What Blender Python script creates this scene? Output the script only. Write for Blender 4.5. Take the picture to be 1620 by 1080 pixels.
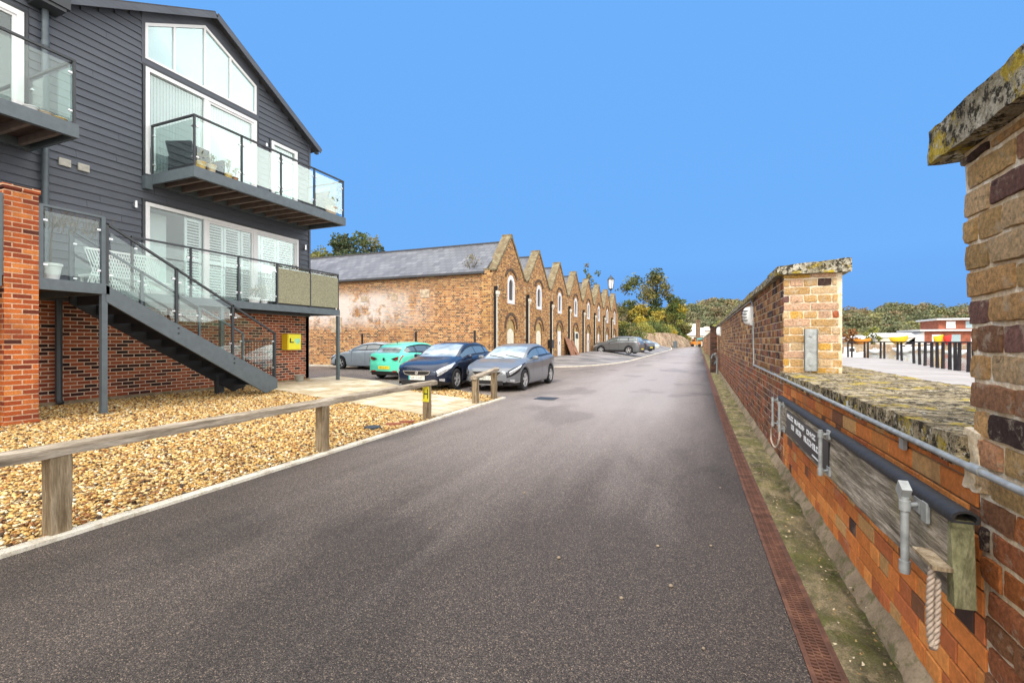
import bpy, bmesh, math, random
import numpy as np
from mathutils import Vector, Matrix, noise as mn
R = math.radians
rnd = random.Random(7)
scene = bpy.context.scene
for o in list(bpy.data.objects): bpy.data.objects.remove(o)
COL = scene.collection

# ------------------------------------------------------------------ camera
cam_d = bpy.data.cameras.new("camera"); cam = bpy.data.objects.new("camera", cam_d); COL.objects.link(cam)
cam.location = (0, 0, 1.5); cam.rotation_euler = (R(90), 0, R(21.94))
cam_d.sensor_width = 36; cam_d.lens = 36*735/1620
cam_d.clip_start = .05; cam_d.clip_end = 3000
scene.camera = cam

# ------------------------------------------------------------------ world
W = bpy.data.worlds.new("World"); scene.world = W; W.use_nodes = True
wn = W.node_tree; wn.nodes.clear(); wl = wn.links
def wnode(t, **k):
    n = wn.nodes.new(t)
    for a, b in k.items(): setattr(n, a, b)
    return n
SUN_EL, SUN_AZ = 50, 182          # azimuth measured from +Y towards +X
sky = wnode('ShaderNodeTexSky'); sky.sky_type = 'NISHITA'; sky.sun_disc = False
sky.sun_elevation = R(SUN_EL); sky.sun_rotation = R(SUN_AZ); sky.air_density = 1.2; sky.dust_density = .4; sky.ozone_density = 2
geo = wnode('ShaderNodeTexCoord'); sep = wnode('ShaderNodeSeparateXYZ'); wl.new(geo.outputs['Generated'], sep.inputs[0])
# bright cloud put out of view overhead, behind and east for its light; blue ahead
def wmap(src, a, b, c=0, d=1):
    m = wnode('ShaderNodeMapRange'); m.interpolation_type = 'SMOOTHSTEP'
    wl.new(src, m.inputs[0]); m.inputs[1].default_value = a; m.inputs[2].default_value = b; m.inputs[3].default_value = c; m.inputs[4].default_value = d
    return m.outputs[0]
cz = wnode('ShaderNodeTexNoise'); cz.inputs['Scale'].default_value = 4.5; cz.inputs['Detail'].default_value = 8; cz.inputs['Roughness'].default_value = .62; wl.new(geo.outputs['Generated'], cz.inputs[0])
def ragged(src, amp):      # ragged edges for the added cloud
    a = wnode('ShaderNodeMath', operation='MULTIPLY_ADD'); wl.new(cz.outputs[0], a.inputs[0]); a.inputs[1].default_value = amp; wl.new(src, a.inputs[2])
    b = wnode('ShaderNodeMath', operation='SUBTRACT'); wl.new(a.outputs[0], b.inputs[0]); b.inputs[1].default_value = amp/2; return b.outputs[0]
zup = wmap(ragged(sep.outputs[2], .22), .66, .84)
yb = wmap(sep.outputs[1], .10, -.35)
xe = wmap(ragged(sep.outputs[0], .22), .50, .66)
m1 = wnode('ShaderNodeMath', operation='MAXIMUM'); wl.new(zup, m1.inputs[0]); wl.new(yb, m1.inputs[1])
mx = wnode('ShaderNodeMath', operation='MAXIMUM'); wl.new(m1.outputs[0], mx.inputs[0]); wl.new(xe, mx.inputs[1])
ramp = wnode('ShaderNodeValToRGB'); wl.new(sep.outputs[2], ramp.inputs[0])
cr = ramp.color_ramp; cr.elements[0].position = 0; cr.elements[0].color = (.115, .345, .86, 1)
cr.elements[1].position = .16; cr.elements[1].color = (.163, .455, 1.0, 1)
blue = wnode('ShaderNodeMixRGB'); blue.blend_type = 'MIX'; blue.inputs[0].default_value = .06
sk = wnode('ShaderNodeMixRGB'); sk.blend_type = 'MULTIPLY'; sk.inputs[0].default_value = 1; sk.inputs[2].default_value = (.1, .1, .1, 1)
wl.new(sky.outputs[0], sk.inputs[1]); wl.new(ramp.outputs[0], blue.inputs[1]); wl.new(sk.outputs[0], blue.inputs[2])
cn = wnode('ShaderNodeTexNoise'); cn.inputs['Scale'].default_value = 3; wl.new(geo.outputs['Generated'], cn.inputs[0])
cb = wnode('ShaderNodeValToRGB'); wl.new(cn.outputs[0], cb.inputs[0])
cb.color_ramp.elements[0].position = .3; cb.color_ramp.elements[0].color = (1.9, 1.9, 1.9, 1)
cb.color_ramp.elements[1].position = .7; cb.color_ramp.elements[1].color = (3.0, 2.94, 2.84, 1)
mix = wnode('ShaderNodeMixRGB'); wl.new(mx.outputs[0], mix.inputs[0]); wl.new(blue.outputs[0], mix.inputs[1]); wl.new(cb.outputs[0], mix.inputs[2])
bg = wnode('ShaderNodeBackground'); bg.inputs[1].default_value = 1.0; wl.new(mix.outputs[0], bg.inputs[0])
wo = wnode('ShaderNodeOutputWorld'); wl.new(bg.outputs[0], wo.inputs[0])

sd = bpy.data.lights.new("sun", 'SUN'); sd.energy = 2.6; sd.angle = R(12); sd.color = (1, .965, .90)
so = bpy.data.objects.new("sun", sd); COL.objects.link(so)
dv = Vector((math.sin(R(SUN_AZ))*math.cos(R(SUN_EL)), math.cos(R(SUN_AZ))*math.cos(R(SUN_EL)), math.sin(R(SUN_EL))))
so.rotation_euler = dv.to_track_quat('Z', 'Y').to_euler(); so.location = (5, -10, 30)
vs = scene.view_settings; vs.view_transform = 'Standard'; vs.look = 'None'; vs.exposure = 0; vs.gamma = 1; vs.use_curve_mapping = False
scene.cycles.max_bounces = 6; scene.cycles.transparent_max_bounces = 14; scene.cycles.diffuse_bounces = 3

# ------------------------------------------------------------------ mesh helpers
class MB:
    def __init__(s): s.v = []; s.f = []; s.c = []; s.m = []; s.cc = (1, 1, 1); s.mi = 0
    def vert(s, p): s.v.append(tuple(p)); return len(s.v)-1
    def face(s, idx, c=None): s.f.append(tuple(idx)); s.c.append(c or s.cc); s.m.append(s.mi)
    def poly(s, pts, c=None): s.face([s.vert(p) for p in pts], c)
    def hexa(s, p, c=None):
        b = len(s.v); s.v.extend(tuple(q) for q in p)
        for f in ((0,3,2,1),(4,5,6,7),(0,1,5,4),(1,2,6,5),(2,3,7,6),(3,0,4,7)): s.face([b+i for i in f], c)
    def box(s, x0, x1, y0, y1, z0, z1, c=None):
        s.hexa([(x0,y0,z0),(x1,y0,z0),(x1,y1,z0),(x0,y1,z0),(x0,y0,z1),(x1,y0,z1),(x1,y1,z1),(x0,y1,z1)], c)
    def bar(s, a, b, w, h, up=(0,0,1), c=None):
        a = Vector(a); b = Vector(b); d = (b-a).normalized(); u = Vector(up)
        r = d.cross(u)
        if r.length < 1e-4: r = d.cross(Vector((1,0,0)))
        r.normalize(); u = r.cross(d).normalized(); r = r*w/2; u = u*h/2
        s.hexa([a-r-u, a+r-u, b+r-u, b-r-u, a-r+u, a+r+u, b+r+u, b-r+u], c)
    def cyl(s, a, b, r0, r1=None, n=10, cap=True, c=None):
        r1 = r0 if r1 is None else r1
        a = Vector(a); b = Vector(b); d = (b-a).normalized()
        x = d.cross(Vector((0,0,1)));
        if x.length < 1e-3: x = Vector((1,0,0))
        x.normalize(); y = d.cross(x)
        i0 = len(s.v)
        for k in range(n):
            t = 2*math.pi*k/n; e = x*math.cos(t)+y*math.sin(t)
            s.v.append(tuple(a+e*r0)); s.v.append(tuple(b+e*r1))
        for k in range(n):
            k2 = (k+1) % n; s.face([i0+2*k, i0+2*k2, i0+2*k2+1, i0+2*k+1], c)
        if cap:
            s.face([i0+2*k for k in range(n)][::-1], c); s.face([i0+2*k+1 for k in range(n)], c)
    def tube(s, pts, r, n=8, c=None):
        pts = [Vector(p) for p in pts]; rings = []
        for i, p in enumerate(pts):
            d = (pts[min(i+1, len(pts)-1)]-pts[max(i-1, 0)]).normalized()
            x = d.cross(Vector((0,0,1)))
            if x.length < 1e-3: x = d.cross(Vector((1,0,0)))
            x.normalize(); y = d.cross(x); rr = r[i] if isinstance(r, (list, tuple)) else r
            rings.append([s.vert(p+(x*math.cos(2*math.pi*k/n)+y*math.sin(2*math.pi*k/n))*rr) for k in range(n)])
        for a, b in zip(rings, rings[1:]):
            for k in range(n): s.face([a[k], a[(k+1)%n], b[(k+1)%n], b[k]], c)
        s.face(rings[0][::-1], c); s.face(rings[-1], c)
    def lathe(s, o, prof, n=16, axis='z', c=None, cap=True):
        o = Vector(o); rings = []
        for r, h in prof:
            ring = []
            for k in range(n):
                t = 2*math.pi*k/n; a, b = r*math.cos(t), r*math.sin(t)
                q = {'z': (a, b, h), 'x': (h, a, b), 'y': (a, h, b)}[axis]
                ring.append(s.vert(o+Vector(q)))
            rings.append(ring)
        for a, b in zip(rings, rings[1:]):
            for k in range(n): s.face([a[k], a[(k+1)%n], b[(k+1)%n], b[k]], c)
        if cap and prof[0][0] > 1e-4: s.face(rings[0][::-1], c)
        if cap and prof[-1][0] > 1e-4: s.face(rings[-1], c)
    def prism(s, poly, d0, d1, axis='x', c=None):      # poly in the other two coordinates (in xyz order)
        def P(a, b, d): return {'x': (d, a, b), 'y': (a, d, b), 'z': (a, b, d)}[axis]
        i0 = len(s.v); n = len(poly)
        for a, b in poly: s.v.append(P(a, b, d0))
        for a, b in poly: s.v.append(P(a, b, d1))
        s.face(list(range(i0, i0+n))[::-1], c); s.face(list(range(i0+n, i0+2*n)), c)
        for k in range(n): s.face([i0+k, i0+(k+1)%n, i0+n+(k+1)%n, i0+n+k], c)
    def grid(s, fn, nu, nv, c=None):
        i0 = len(s.v)
        for j in range(nv+1):
            for i in range(nu+1): s.v.append(tuple(fn(i/nu, j/nv)))
        for j in range(nv):
            for i in range(nu):
                a = i0+j*(nu+1)+i; s.face([a, a+1, a+nu+2, a+nu+1], c)
    def build(s, name, mat, parent=None, local=False, smooth=0, col=False, loc=None):
        me = bpy.data.meshes.new(name); off = Vector((0,0,0))
        if parent is not None and not local:
            p = parent
            while p: off = off+p.location; p = p.parent
        if loc: off = off+Vector(loc)
        V = np.array(s.v, dtype=np.float64)-np.array(off)
        me.from_pydata(V.tolist(), [], s.f)
        mats = mat if isinstance(mat, (list, tuple)) else [mat]
        for m in mats: me.materials.append(m)
        if len(mats) > 1: me.polygons.foreach_set('material_index', s.m)
        if col:
            ca = me.color_attributes.new('Col', 'FLOAT_COLOR', 'CORNER'); L = []
            for f, c in zip(s.f, s.c): L.extend((c[0], c[1], c[2], 1.0)*len(f))
            ca.data.foreach_set('color', L)
        if smooth:
            me.polygons.foreach_set('use_smooth', [True]*len(me.polygons))
            bm = bmesh.new(); bm.from_mesh(me); bmesh.ops.recalc_face_normals(bm, faces=bm.faces)
            for e in bm.edges:
                if len(e.link_faces) == 2 and e.calc_face_angle(0) > R(smooth): e.smooth = False
            bm.to_mesh(me); bm.free()
        else:
            bm = bmesh.new(); bm.from_mesh(me); bmesh.ops.recalc_face_normals(bm, faces=bm.faces); bm.to_mesh(me); bm.free()
        me.update()
        o = bpy.data.objects.new(name, me); COL.objects.link(o)
        if parent is not None: o.parent = parent
        if loc: o.location = loc
        return o
def np_mesh(name, V, F, mat, cols=None, smooth=False, parent=None):
    """V (n,3), F (m,k) numpy arrays; cols per face (m,3)"""
    me = bpy.data.meshes.new(name); m, k = F.shape
    me.vertices.add(len(V)); me.vertices.foreach_set('co', V.astype(np.float32).ravel())
    me.loops.add(m*k); me.loops.foreach_set('vertex_index', F.astype(np.int32).ravel())
    me.polygons.add(m); me.polygons.foreach_set('loop_start', (np.arange(m)*k).astype(np.int32))
    if smooth: me.polygons.foreach_set('use_smooth', np.ones(m, dtype=bool))
    me.materials.append(mat)
    me.update(calc_edges=True)
    if cols is not None:
        ca = me.color_attributes.new('Col', 'FLOAT_COLOR', 'CORNER')
        C = np.concatenate([cols, np.ones((m, 1))], 1); ca.data.foreach_set('color', np.repeat(C, k, 0).astype(np.float32).ravel())
    o = bpy.data.objects.new(name, me); COL.objects.link(o)
    if parent is not None: o.parent = parent
    return o
def tag(o, label=None, cat=None, group=None, kind=None):
    if label: o['label'] = label
    if cat: o['category'] = cat
    if group: o['group'] = group
    if kind: o['kind'] = kind
    return o
def thing(name, label, cat, loc=(0,0,0), rz=0, group=None):
    o = bpy.data.objects.new(name, None); COL.objects.link(o); o.empty_display_size = .2
    o.location = loc; o.rotation_euler = (0,0,rz); return tag(o, label, cat, group)
def dup(root, loc, rz=None, label=None):
    def cp(o, par):
        c = o.copy(); COL.objects.link(c)
        if par is not None: c.parent = par
        for ch in o.children: cp(ch, c)
        return c
    r = cp(root, None); r.location = loc
    if rz is not None: r.rotation_euler = (0,0,rz)
    if label: r['label'] = label
    return r
def text_mesh(s, size, name, mat, parent, M, extrude=.001, align='CENTER'):
    cu = bpy.data.curves.new(name, 'FONT'); cu.body = s; cu.size = size; cu.align_x = align; cu.align_y = 'CENTER'; cu.extrude = extrude
    t = bpy.data.objects.new(name, cu); COL.objects.link(t)
    dg = bpy.context.evaluated_depsgraph_get(); me = bpy.data.meshes.new_from_object(t.evaluated_get(dg))
    bpy.data.objects.remove(t); me.transform(M); me.materials.clear(); me.materials.append(mat)
    o = bpy.data.objects.new(name, me); COL.objects.link(o)
    if parent: o.parent = parent
    return o
def ss(x, a, b):
    t = min(1, max(0, (x-a)/(b-a))); return t*t*(3-2*t)
def hgt(x, y):      # the yard rises towards the warehouse row
    a = ss(-x, 4.6, 9.5)
    return a*(.36*ss(y, 25.5, 34)+.14*ss(y, 36, 48)+.45*ss(y, 50, 66))

# ------------------------------------------------------------------ material helpers
class NM:
    def __init__(s, name):
        s.m = bpy.data.materials.new(name); s.m.use_nodes = True; s.t = s.m.node_tree; s.t.nodes.clear()
        s.out = s.n('ShaderNodeOutputMaterial'); s.p = s.n('ShaderNodeBsdfPrincipled'); s.l(s.p.outputs[0], s.out.inputs[0])
        s.g = s.n('ShaderNodeNewGeometry'); s.pos = s.g.outputs['Position']
    def n(s, t, **k):
        n = s.t.nodes.new(t)
        for a, b in k.items(): setattr(n, a, b)
        return n
    def l(s, a, b): s.t.links.new(a, b)
    def set(s, inp, v):
        if hasattr(v, 'links') or hasattr(v, 'is_linked'): s.l(v, inp)
        else:
            if isinstance(v, (tuple, list)) and len(v) == 3 and len(inp.default_value) == 4: v = (*v, 1)
            inp.default_value = v
    def vmul(s, v, k):
        n = s.n('ShaderNodeVectorMath', operation='MULTIPLY'); s.l(v, n.inputs[0]); n.inputs[1].default_value = k; return n.outputs[0]
    def noise(s, scale, detail=4, rough=.55, vec=None, dist=0):
        n = s.n('ShaderNodeTexNoise'); n.inputs['Scale'].default_value = scale; n.inputs['Detail'].default_value = detail
        n.inputs['Roughness'].default_value = rough; n.inputs['Distortion'].default_value = dist
        s.l(vec if vec is not None else s.pos, n.inputs['Vector']); return n.outputs[0]
    def voro(s, scale, out='Color', feature='F1', vec=None, rand=1):
        n = s.n('ShaderNodeTexVoronoi', feature=feature); n.inputs['Scale'].default_value = scale; n.inputs['Randomness'].default_value = rand
        s.l(vec if vec is not None else s.pos, n.inputs['Vector']); return n.outputs[out]
    def ramp(s, fac, stops, interp='LINEAR'):
        n = s.n('ShaderNodeValToRGB'); s.l(fac, n.inputs[0]); r = n.color_ramp; r.interpolation = interp
        while len(r.elements) < len(stops): r.elements.new(.5)
        for e, (p, c) in zip(r.elements, stops):
            e.position = p; e.color = (*c, 1) if isinstance(c, (tuple, list)) else (c, c, c, 1)
        return n.outputs[0]
    def mix(s, fac, a, b, mode='MIX'):
        n = s.n('ShaderNodeMixRGB', blend_type=mode); s.set(n.inputs[0], fac); s.set(n.inputs[1], a); s.set(n.inputs[2], b); return n.outputs[0]
    def math(s, op, a, b=0.0):
        n = s.n('ShaderNodeMath', operation=op); s.set(n.inputs[0], a); s.set(n.inputs[1], b); return n.outputs[0]
    def sep(s, v):
        n = s.n('ShaderNodeSeparateXYZ'); s.l(v, n.inputs[0]); return n.outputs
    def comb(s, x, y, z=0.0):
        n = s.n('ShaderNodeCombineXYZ')
        for i, v in enumerate((x, y, z)): s.set(n.inputs[i], v)
        return n.outputs[0]
    def bump(s, h, strength=.5, dist=.01, prev=None):
        n = s.n('ShaderNodeBump'); n.inputs['Strength'].default_value = strength; n.inputs['Distance'].default_value = dist
        s.l(h, n.inputs['Height'])
        if prev is not None: s.l(prev, n.inputs['Normal'])
        s.l(n.outputs[0], s.p.inputs['Normal']); return n.outputs[0]
    def base(s, c, rough=.6, metal=0, spec=None):
        s.set(s.p.inputs['Base Color'], c); s.set(s.p.inputs['Roughness'], rough); s.p.inputs['Metallic'].default_value = metal
        if spec is not None: s.p.inputs['Specular IOR Level'].default_value = spec
        return s
    def attr(s, name='Col'):
        n = s.n('ShaderNodeAttribute', attribute_name=name); return n.outputs['Color']
    def uvwall(s):      # wall coordinates: along the wall, and up
        x, y, z = s.sep(s.pos); N = s.sep(s.g.outputs['True Normal'])
        ax = s.math('GREATER_THAN', s.math('ABSOLUTE', N[0]), .6)
        u = s.math('ADD', s.math('MULTIPLY', y, ax), s.math('MULTIPLY', x, s.math('SUBTRACT', 1.0, ax)))
        return u, z
def mat(name, c, rough=.5, metal=0, var=.2, vs=6, bump=0, bs=60, coat=0, spec=None):
    m = NM(name); n = m.noise(vs, 5)
    lo = tuple(max(0, x*(1-var)) for x in c); hi = tuple(min(1, x*(1+var)) for x in c)
    m.base(m.ramp(n, [(.3, lo), (.7, hi)]), rough, metal, spec)
    if bump: m.bump(m.noise(bs, 4), bump, .01)
    if coat: m.p.inputs['Coat Weight'].default_value = coat; m.p.inputs['Coat Roughness'].default_value = .04
    return m.m
def brick_mat(name, stops, mortar, bw=.27, bh=.09, ms=.011, bump=.6, dirt=None, squash=1, dist=.006, wob=.004):
    m = NM(name); u, z = m.uvwall()
    w = m.noise(7, 3); w2 = m.noise(30, 2)
    k = m.math('MULTIPLY', m.math('SUBTRACT', w2, .5), wob)
    vec = m.comb(m.math('ADD', u, k), m.math('ADD', z, k))
    b = m.n('ShaderNodeTexBrick'); m.l(vec, b.inputs['Vector']); b.squash = squash; b.squash_frequency = 2
    for n_, v in (('Scale', 1), ('Mortar Size', ms), ('Mortar Smooth', .25), ('Bias', 0), ('Brick Width', bw), ('Row Height', bh)): b.inputs[n_].default_value = v
    b.inputs['Color1'].default_value = (0,0,0,1); b.inputs['Color2'].default_value = (1,1,1,1); b.inputs['Mortar'].default_value = (.5,.5,.5,1)
    c = m.ramp(b.outputs['Color'], stops, 'LINEAR')
    f = m.noise(60, 5, .65)
    c = m.mix(1, c, m.ramp(f, [(.25, .55), (.75, 1.45)]), 'MULTIPLY')
    mo = m.mix(1, mortar, m.ramp(m.noise(25, 4), [(.3, .7), (.7, 1.15)]), 'MULTIPLY')
    c = m.mix(b.outputs['Fac'], c, mo)
    if dirt: c = dirt(m, c, u, z)
    m.base(c, .88, spec=.25)
    h = m.math('ADD', m.math('SUBTRACT', 1.0, b.outputs['Fac']), m.math('MULTIPLY', f, .35))
    m.bump(h, bump, dist)
    return m.m
# ------------------------------------------------------------------ materials
M = {}
M['frame'] = mat('slate grey powder coat', (.10, .125, .14), .45, var=.12, vs=8)
M['frame_dark'] = mat('dark steel', (.035, .04, .045), .4, var=.15)
M['clad'] = None
def clad():
    m = NM('grey painted cladding'); x, y, z = m.sep(m.pos)
    brd = m.math('FLOOR', m.math('MULTIPLY', z, 1/.19)); rn = m.n('ShaderNodeTexWhiteNoise', noise_dimensions='1D'); m.l(brd, rn.inputs['W'])
    st = m.noise(1, 5, .6, m.vmul(m.pos, (3, 3, 60)))
    c = m.ramp(st, [(.3, (.068, .076, .094)), (.7, (.100, .111, .134))])
    c = m.mix(1, c, m.ramp(rn.outputs[0], [(0, .9), (1, 1.12)]), 'MULTIPLY')
    c = m.mix(m.ramp(m.noise(.8, 4), [(.45, 0), (.8, .35)]), c, (.12, .13, .145))
    m.base(c, .6); m.bump(st, .25, .004); return m.m
M['clad'] = clad()
M['white'] = mat('white frame', (.82, .82, .82), .35, var=.04)
M['blind'] = mat('white blinds', (.80, .82, .80), .7, var=.06, vs=2)
M['transom'] = mat('frosted blue grey blind', (.58, .70, .75), .55, var=.06, vs=1.5)
M['room'] = mat('dim interior', (.10, .11, .12), .9)
M['roof'] = mat('slate roof edge', (.06, .06, .065), .7)
M['tim_dark'] = mat('brown decking underside', (.10, .065, .05), .8, var=.3, vs=12, bump=.3)
M['galv'] = mat('galvanised steel', (.36, .375, .37), .45, .35, var=.25, vs=22, bump=.15, bs=90)
M['rubber'] = mat('black rubber', (.018, .017, .018), .62, var=.3, vs=20, bump=.3, bs=30)
M['black'] = mat('black plastic', (.012, .012, .014), .4)
M['chrome'] = mat('chrome', (.62, .63, .64), .25, .8, var=.03)
M['alu'] = mat('alloy wheel silver', (.60, .60, .60), .4, .3, var=.05)
M['tyre'] = mat('tyre rubber', (.02, .02, .021), .75)
M['yellow'] = mat('yellow box', (.80, .58, .02), .4, var=.06)
M['yelsign'] = mat('yellow sign plate', (.85, .78, .03), .4, var=.04)
M['greenpatch'] = mat('pale green panel', (.35, .75, .50), .5)
M['wht_plastic'] = mat('white plastic', (.80, .81, .80), .4, var=.05)
M['terracotta'] = mat('terracotta', (.45, .22, .12), .8)
M['yelpot'] = mat('ochre glazed pot', (.60, .42, .12), .4)
M['greypot'] = mat('grey stone pot', (.30, .29, .25), .85, bump=.3)
M['rattan'] = mat('charcoal rattan', (.035, .037, .045), .7, bump=.6, bs=120)
M['bark'] = mat('bark', (.10, .075, .05), .9, var=.4, bump=.8, bs=30)
M['rope'] = mat('natural rope', (.42, .33, .26), .85, var=.2, vs=60, bump=.3, bs=200)
M['orange'] = mat('orange paint', (.75, .27, .03), .45)
M['boatyel'] = mat('yellow boat hull', (.85, .52, .02), .4)
M['redp'] = mat('red paint', (.6, .04, .03), .4)
M['teal'] = mat('faded teal sheet', (.12, .42, .42), .6)
M['rust'] = None
def leafm(name='leaves', tr=.25):
    m = NM(name); c = m.attr(); m.base(c, .6, spec=.3)
    d = m.n('ShaderNodeBsdfTranslucent'); m.l(c, d.inputs[0]); mx_ = m.n('ShaderNodeMixShader'); mx_.inputs[0].default_value = tr
    m.l(m.p.outputs[0], mx_.inputs[1]); m.l(d.outputs[0], mx_.inputs[2]); m.l(mx_.outputs[0], m.out.inputs[0]); return m.m
M['leaf'] = leafm()
def glassm(name, tint, refl=.12, rough=.02):
    m = NM(name); t = m.n('ShaderNodeBsdfTransparent'); t.inputs[0].default_value = (*tint, 1)
    g = m.n('ShaderNodeBsdfGlossy'); g.inputs['Roughness'].default_value = rough; g.inputs[0].default_value = (.95, 1, .98, 1)
    lw = m.n('ShaderNodeLayerWeight'); lw.inputs[0].default_value = .35
    f = m.math('ADD', m.math('MULTIPLY', lw.outputs['Fresnel'], .40), refl)
    mx_ = m.n('ShaderNodeMixShader'); m.l(f, mx_.inputs[0]); m.l(t.outputs[0], mx_.inputs[1]); m.l(g.outputs[0], mx_.inputs[2])
    m.l(mx_.outputs[0], m.out.inputs[0]); return m.m
M['glass'] = glassm('balustrade glass', (.93, .975, .96), .03)
M['pane'] = glassm('window glass', (.90, .95, .95), .05)
def carglass():  # pale patches in the base colour stand in for white sky reflection
    m = NM('car glass'); m.base(m.ramp(m.noise(2.2, 3), [(.35, (.20, .235, .24)), (.65, (.46, .52, .53))]), .10, .0); m.p.inputs['Specular IOR Level'].default_value = 1.0
    m.p.inputs['Coat Weight'].default_value = 1; m.p.inputs['Coat IOR'].default_value = 1.7; return m.m
M['carglass'] = carglass()
def reed():
    m = NM('reed screening'); x, y, z = m.sep(m.pos)
    n = m.noise(1, 4, .6, m.vmul(m.pos, (20, 20, 90))); m.base(m.ramp(n, [(.3, (.12, .115, .07)), (.7, (.42, .40, .27))]), .85)
    return m.m
M['reed'] = reed()
def wood(name, c1, c2, c3, stretch=(14, 1.1, 14), bump=.5, green=None):
    m = NM(name); v = m.vmul(m.pos, stretch); n = m.noise(1.6, 7, .62, v, .4); f = m.noise(9, 4, .7, v)
    c = m.ramp(n, [(.28, c1), (.5, c2), (.72, c3)])
    c = m.mix(1, c, m.ramp(f, [(.3, .62), (.7, 1.25)]), 'MULTIPLY')
    if green: c = m.mix(m.ramp(m.noise(2.3, 4), [(.5, 0), (.68, .55)]), c, green)
    m.base(c, .85, spec=.2); h = m.math('ADD', n, m.math('MULTIPLY', f, .5)); m.bump(h, bump, .012); return m.m
M['rail'] = wood('weathered rail timber', (.10, .075, .05), (.33, .27, .20), (.60, .52, .42))
M['post'] = wood('weathered post timber', (.12, .085, .05), (.28, .21, .13), (.46, .37, .26), (14, 14, 1.3))
M['board'] = wood('old split board', (.03, .024, .018), (.30, .25, .19), (.72, .62, .50), (22, 2.2, 26), 1, (.24, .21, .09))
M['boardend'] = wood('mossy board end', (.07, .065, .035), (.20, .19, .10), (.30, .28, .17), (10, 10, 5), .6)

def asphalt():
    m = NM('asphalt'); x, y, z = m.sep(m.pos)
    a = m.voro(185, 'Color'); av = m.sep(a); d = m.voro(185, 'Distance')
    agg = m.ramp(av[0], [(0, (.022, .0165, .0135)), (.5, (.054, .042, .035)), (.9, (.108, .085, .070)), (1, (.26, .19, .14))])
    fine = m.noise(260, 2); agg = m.mix(1, agg, m.ramp(fine, [(.3, .55), (.7, 1.5)]), 'MULTIPLY')
    # bright sky sheen painted into farther tarmac colour, plus worn and damp blotches
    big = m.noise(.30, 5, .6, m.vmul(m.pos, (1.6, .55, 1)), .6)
    dry = m.math('MULTIPLY', m.ramp(y, [(0, 0), (1, 1)]), 1.0)  # unused; ramp up the road meant for the painted sheen
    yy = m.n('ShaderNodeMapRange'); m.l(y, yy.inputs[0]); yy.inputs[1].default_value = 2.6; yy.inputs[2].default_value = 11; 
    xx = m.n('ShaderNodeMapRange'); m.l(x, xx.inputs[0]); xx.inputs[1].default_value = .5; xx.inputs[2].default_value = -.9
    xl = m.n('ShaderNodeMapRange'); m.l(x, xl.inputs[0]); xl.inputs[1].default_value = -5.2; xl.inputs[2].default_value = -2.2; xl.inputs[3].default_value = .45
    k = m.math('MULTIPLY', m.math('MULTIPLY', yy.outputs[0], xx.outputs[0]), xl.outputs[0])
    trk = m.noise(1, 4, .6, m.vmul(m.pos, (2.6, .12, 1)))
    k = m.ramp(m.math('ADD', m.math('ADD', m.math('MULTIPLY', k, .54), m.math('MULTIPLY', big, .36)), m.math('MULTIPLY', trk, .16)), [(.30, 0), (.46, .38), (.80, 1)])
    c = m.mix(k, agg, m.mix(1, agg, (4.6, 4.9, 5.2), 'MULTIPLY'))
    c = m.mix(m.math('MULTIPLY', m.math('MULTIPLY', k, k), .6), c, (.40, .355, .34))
    moss = m.ramp(m.noise(1.3, 5, .6), [(.55, 0), (.75, .5)])
    near = m.n('ShaderNodeMapRange'); m.l(x, near.inputs[0]); near.inputs[1].default_value = -1.1; near.inputs[2].default_value = .4
    c = m.mix(m.math('MULTIPLY', moss, m.math('MULTIPLY', near.outputs[0], .55)), c, (.055, .052, .025))
    patch = m.ramp(m.noise(.45, 3, .5, m.vmul(m.pos, (1, .6, 1))), [(.56, 1), (.6, .78)])
    c = m.mix(1, c, patch, 'MULTIPLY')
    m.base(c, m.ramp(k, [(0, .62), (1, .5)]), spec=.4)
    m.bump(m.math('SUBTRACT', 1.0, d), .7, .008); return m.m
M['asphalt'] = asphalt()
def yard():
    m = NM('yard tarmac'); a = m.sep(m.voro(70, 'Color'))
    c = m.ramp(a[0], [(0, (.09, .085, .085)), (.8, (.17, .16, .155)), (1, (.36, .32, .3))])
    c = m.mix(m.ramp(m.noise(.5, 4), [(.4, 0), (.62, .75)]), c, (.36, .33, .32)); m.base(c, .6, spec=.4); m.bump(m.noise(90, 3), .4, .006); return m.m
M['yard'] = yard()
GR = [(0, (.06, .032, .018)), (.14, (.26, .12, .045)), (.34, (.58, .32, .09)), (.55, (.70, .46, .16)), (.74, (.80, .62, .30)), (.9, (.86, .78, .56)), (1, (.34, .13, .04))]
def gravel():
    m = NM('pea gravel bed'); a = m.sep(m.voro(30, 'Color')); d = m.voro(30, 'Distance')
    c = m.ramp(a[0], GR); c = m.mix(m.ramp(d, [(.35, 0), (.75, .85)]), c, (.07, .04, .02))
    c = m.mix(m.ramp(m.noise(.9, 4), [(.45, 0), (.75, .3)]), c, (.22, .14, .06))
    m.base(c, .75); m.bump(m.math('SUBTRACT', 1.0, d), 1, .03); return m.m
M['gravel'] = gravel()
def pebble():
    m = NM('pebbles'); m.base(m.mix(1, m.attr(), m.ramp(m.noise(160, 3), [(.3, .8), (.7, 1.15)]), 'MULTIPLY'), .6, spec=.35); return m.m
M['pebble'] = pebble()
def conc(name, c1, c2, c3=None, sc=2, bump=.5):
    m = NM(name); n = m.noise(sc, 7, .65); c = m.ramp(n, [(.3, c1), (.7, c2)])
    if c3: c = m.mix(m.ramp(m.noise(sc*2.3, 6, .7), [(.5, 0), (.62, .8)]), c, c3)
    c = m.mix(1, c, m.ramp(m.noise(70, 4), [(.3, .8), (.7, 1.15)]), 'MULTIPLY')
    m.base(c, .85, spec=.3); m.bump(m.noise(45, 6, .7), bump, .01); return m.m
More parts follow.
